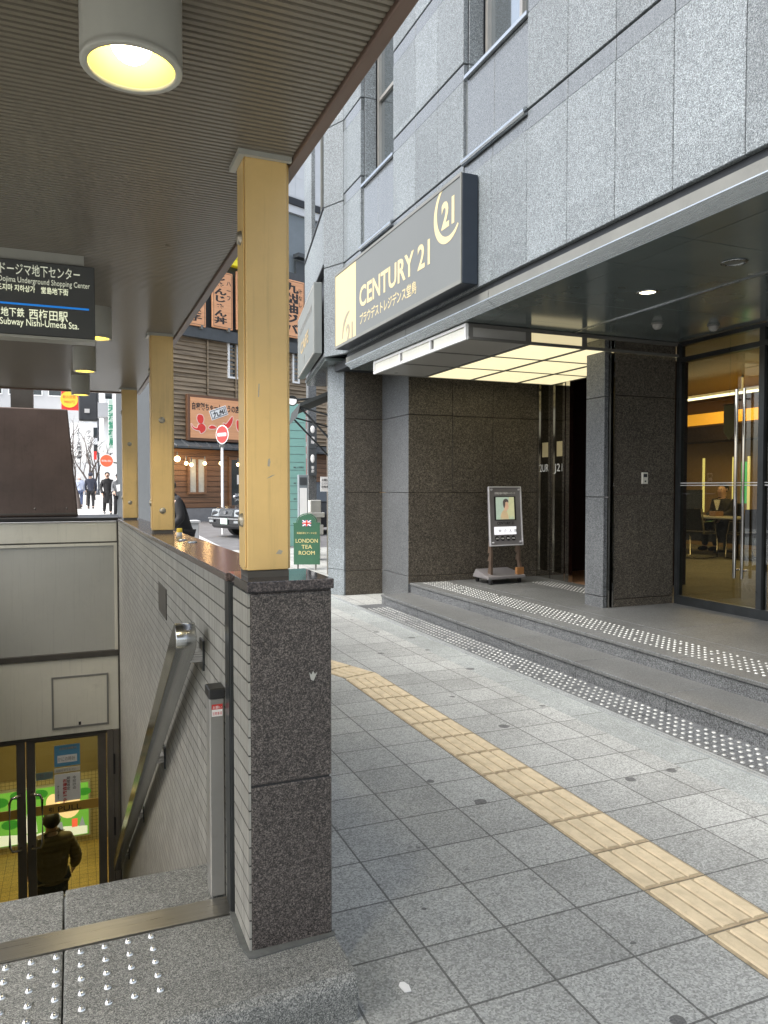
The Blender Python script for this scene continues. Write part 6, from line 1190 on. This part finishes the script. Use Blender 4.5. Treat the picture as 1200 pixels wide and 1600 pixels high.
def person(lab, loc, rz, h, top, bottom, cols, stride=.18, coat=0.0, arms=((.22, 0, -.02), (.2, -.05, .0)), cap=None, seated=False, group=None, quilt=False, bag=None, lean=0.0):
    s = h / 1.72; c, sn = math.cos(rz), math.sin(rz); L = Vector(loc)
    def W_(x, y, z):
        y -= lean * max(0, z - .95) * 1.3; z -= abs(lean) * max(0, z - .95) * .35
        return L + Vector((x * c - y * sn, x * sn + y * c, z)) * s     # faces local -Y
    t = thing('person', lab, 'person', loc, group)
    hipz = .93 if not seated else .50; sh = hipz + .49
    if seated: legs = [((.10, -.02, hipz - .02), (.12, -.42, hipz), (.12, -.40, .08), (.12, -.54, .03)), ((-.10, -.02, hipz - .02), (-.12, -.42, hipz), (-.12, -.38, .08), (-.12, -.52, .03))]
    else: legs = [((.095, 0, .86), (.10, -stride * .5 - .02, .48), (.10, -stride * .55, .08), (.10, -stride * .55 - .14, .03)), ((-.095, 0, .86), (-.10, stride * .3 - .03, .48), (-.10, stride * .8, .10), (-.10, stride * .8 - .14, .04))]
    ar = []
    for sg, (fw, up_, k) in zip((1, -1), arms): ar.append(((sg * .19, .01, sh - .02), (sg * (.25 + k), -fw * .2 + .03, sh - .30 + up_ * .3), (sg * (.23 + k), -fw, sh - .52 + up_), (sg * (.22 + k), -fw - .05, sh - .60 + up_)))
    V = [W_(0, 0, hipz), W_(0, .01, hipz + .2), W_(0, .0, hipz + .40), W_(0, .0, sh + .06), W_(0, -.02, sh + .15), W_(0, -.025, sh + .24), W_(0, -.015, sh + .30)]; Ed = [(i, i + 1) for i in range(6)]
    Rr = [.11 * s, .10 * s, .11 * s, .055 * s, .085 * s, .098 * s, .06 * s]
    for a in ar:
        k = len(V); V += [W_(*p) for p in a]; Rr += [.055 * s, .044 * s, .034 * s, .03 * s]; Ed += [(2, k), (k, k + 1), (k + 1, k + 2), (k + 2, k + 3)]
    for a in legs:
        k = len(V); V += [W_(*p) for p in a]; Rr += [.085 * s, .06 * s, .043 * s, .04 * s]; Ed += [(0, k), (k, k + 1), (k + 1, k + 2), (k + 2, k + 3)]
    V.append(W_(0, -.115, sh + .215)); Rr.append(.016 * s); Ed.append((5, len(V) - 1))
    body = skin_mesh('body', V, Ed, Rr, 'skin', t)
    # five fingers and a thumb at the end of each arm
    b = B()
    for sg, a in zip((1, -1), ar):
        w0, e0_ = Vector(a[2]), Vector(a[3]); d_ = (e0_ - w0).normalized()
        for k in range(4): p_ = e0_ + Vector((0, (.5 - k / 3) * -.05, 0)); b.tube([W_(*p_), W_(*(p_ + d_ * .035)), W_(*(p_ + d_ * (.06 + .008 * (k in (1, 2))) + Vector((-sg * .015, 0, 0))))], [.009 * s, .008 * s, .006 * s], 6)
        p_ = w0 + d_ * .04 + Vector((0, -.03, 0)); b.tube([W_(*p_), W_(*(p_ + d_ * .03 + Vector((-sg * .012, -.018, 0))))], [.01 * s, .008 * s], 6)
    b.build('fingers', 'skin', body)
    b = B(); hc = (0, -.012, sh + .245)
    for kx in (-1, 1): b.ball(W_(kx * .035, -.108, sh + .225), .010 * s, 8, 6)
    b.build('eyes', 'hair', body)
    b = B(); b.tube([W_(-.025, -.112, sh + .165), W_(0, -.118, sh + .163), W_(.025, -.112, sh + .165)], .005 * s, 5)
    M['lip'] = M.get('lip') or plain('lip', (.40, .16, .13), .5); b.build('mouth', 'lip', body)
    b = B()
    for kx in (-1, 1): b.ball(W_(kx * .096, -.01, sh + .215), .022 * s, 8, 6, (.5, .8, 1.3))
    b.build('ears', 'skin', body)
    hb = B(); cc = W_(0, .005, sh + .265); vs = B(); vs.ball((0, 0, 0), 1, 16, 10)
    hv = []
    for v in vs.v:
        z_ = v[2]; yy_ = v[1]
        if yy_ < -.25 and z_ < .45: hv.append((v[0] * .8, -.25, .45 if z_ > 0 else z_ * .2 + .3))
        else: hv.append(v)
    hb.add([W_(v[0] * .108, .008 + v[1] * .118, sh + .245 + v[2] * .105) for v in hv], vs.f, 0, True); hb.build('hair' if not cap else 'cap', cap or 'hair', t)
    # upper garment
    ct, cb, cs = cols
    V = [W_(0, 0, hipz - (.06 if not coat else coat)), W_(0, 0.0, hipz + .02), W_(0, .01, hipz + .2), W_(0, .0, hipz + .40), W_(0, .0, sh + .04), W_(0, -.005, sh + .105)]; Ed = [(i, i + 1) for i in range(5)]
    Rr = [(.18 + .03 * bool(coat)) * s, .172 * s, .165 * s, .175 * s, .095 * s, .078 * s]
    tp = 3
    for a in ar:
        k = len(V); pts = [W_(*p) for p in a[:3]]; V += pts; Rr += [.075 * s, .066 * s, .05 * s]; Ed += [(tp, k), (k, k + 1), (k + 1, k + 2)]
    jk = skin_mesh('coat' if coat else 'jacket', V, Ed, [r_ * (1.1 if quilt else 1) for r_ in Rr], ct, t, 4 if quilt else 2, 2)
    if quilt:                                              # puffed horizontal channels
        for v in jk.data.vertices:
            k = abs(math.sin(math.pi * v.co.z / .058)) ** .6; v.co += v.normal * (k * .016 - .006)
    V, Ed, Rr = [W_(0, 0, hipz - .0)], [], [.15 * s]
    for a in legs: k = len(V); V += [W_(*p) for p in a[:3]]; Rr += [.105 * s, .082 * s, .062 * s]; Ed += [(0, k), (k, k + 1), (k + 1, k + 2)]
    skin_mesh('trousers', V, Ed, Rr, cb, t, 1)
    b = B()
    for a in legs: p_ = a[2]; b.ball(W_(p_[0], p_[1] - .07, max(.045, p_[2] - .035)), 1, 10, 6, (.052 * s, .135 * s, .05 * s)) if abs(sn) < .5 else b.ball(W_(p_[0], p_[1] - .07, max(.045, p_[2] - .035)), 1, 10, 6, (.135 * s, .052 * s, .05 * s))
    b.build('shoes', cs, t)
    if bag:
        b = B(); b.tube([W_(-.12, -.16, sh - .02), W_(.05, -.18, sh - .25), W_(.26, -.05, hipz - .02)], .012 * s, 6); b.tube([W_(-.12, -.16, sh - .02), W_(-.06, .02, sh + .05), W_(0, .17, sh - .2), W_(.26, .05, hipz - .02)], .012 * s, 6)
        for p_ in [(.27, 0, hipz - .12)]: o_ = W_(*p_); b.box(o_.x - .05, o_.x + .05, o_.y - .12, o_.y + .12, o_.z - .12, o_.z + .12)
        b.build('bag', bag, t)
    return t
for nm, c_ in (('cl_black', (.016, .016, .018)), ('cl_navy', (.03, .035, .055)), ('cl_pale', (.42, .47, .60)), ('cl_jean', (.05, .07, .14)), ('cl_grey', (.13, .135, .14)), ('cl_white', (.62, .60, .57)), ('cl_brown', (.15, .12, .07)), ('cl_whitehat', (.75, .75, .75)), ('cl_shirt', (.6, .6, .58))): M[nm] = plain(nm, c_, .8, 0, .15, 20, .15, 90)
def at_street(x, Y): q = onY(x, 790, Y); return (q.x, Y, gz(Y))
person('person in a pale blue jacket and white hat walking away down the far street', at_street(124.5, 40), math.pi, 1.56, 0, 0, ('cl_pale', 'cl_jean', 'cl_black'), .2, cap='cl_whitehat', bag='cl_black')
person('person in a dark hooded coat walking away down the far street', at_street(142, 38), math.pi, 1.68, 0, 0, ('cl_navy', 'cl_black', 'cl_black'), .25, .12, cap='cl_navy')
person('person in a long black coat walking towards the viewer', at_street(168, 33), .1, 1.70, 0, 0, ('cl_black', 'cl_black', 'cl_grey'), .3, .50)
person('person in a dark grey jacket and pale top carrying papers, half behind the far column', at_street(185.5, 29.5), .15, 1.66, 0, 0, ('cl_grey', 'cl_black', 'cl_black'), .25, .05, ((.30, .22, -.03), (.25, .15, -.03)))
q = onY(185.5, 764, 29.1); b = B(); b.obox((q.x - .05, 29.2, q.z - .1), (.20, 0, .05), (0, .01, 0), (-.04, 0, .24)); tag(b.build('papers', 'paper', None, 0, (q.x, 29.2, q.z)), 'white papers held by the person beside the far column', 'papers')
person('person in a bulky black jacket standing behind the second yellow column', (1.37, 10.7, 0), math.radians(-80), 1.66, 0, 0, ('cl_black', 'cl_black', 'cl_black'), .1, .06, ((.28, .06, .02), (.26, .05, .04)), lean=.22)
person('person in a brown quilted jacket seen from behind through the station door', (-0.30, 9.6, CF_), math.pi + .1, 1.62, 0, 0, ('cl_brown', 'cl_black', 'cl_black'), .1, 0, ((.18, .05, .06), (.16, .05, .04)), quilt=True)
person('person in a dark suit and white collar seated at the office desk', (11.55, 10.85, 0.30), math.radians(-80), 1.66, 0, 0, ('cl_black', 'cl_black', 'cl_black'), 0, 0, ((.32, .22, -.05), (.30, .2, -.05)), seated=True)
sp_ = [o_ for o_ in COL.objects if o_.name.startswith('person') and 'seated' in o_.get('label', '')][0]
b = B(); b.prism([(-.07, 0), (.07, 0), (.012, -.2), (-.012, -.2)], (11.38, 10.82, 1.27), (0.17, -.98, 0), Z_, (-.012, -.002, 0)); b.build('collar', 'paper', sp_)
t = thing('office_chair', 'black office chair under the seated person', 'chair', (11.62, 10.85, .252)); b = B(); b.box(11.4, 11.85, 10.62, 11.08, .60, .655); b.build('seat', 'black', t, .01); b = B(); b.box(11.84, 11.89, 10.64, 11.06, .72, 1.2); b.build('backrest', 'black', t, .01); b = B(); b.cyl((11.62, 10.85, .3), (11.62, 10.85, .60), .03); b.box(11.35, 11.9, 10.83, 10.87, .252, .30); b.box(11.6, 11.64, 10.6, 11.1, .252, .30); b.build('stand', 'darksteel', t)
a = onY(298, 822, 11.3); t = thing('utility_box', 'pale grey utility cabinet beside the person in black', 'cabinet', (a.x, 11.3, 0)); b = B(); b.box(a.x - .10, a.x + .12, 11.3, 11.6, .001, .98); b.build('cabinet', 'fargrey', t, .01); b = B(); b.box(a.x - .12, a.x + .14, 11.28, 11.62, .981, 1.01); b.build('lid', 'fargrey', t)
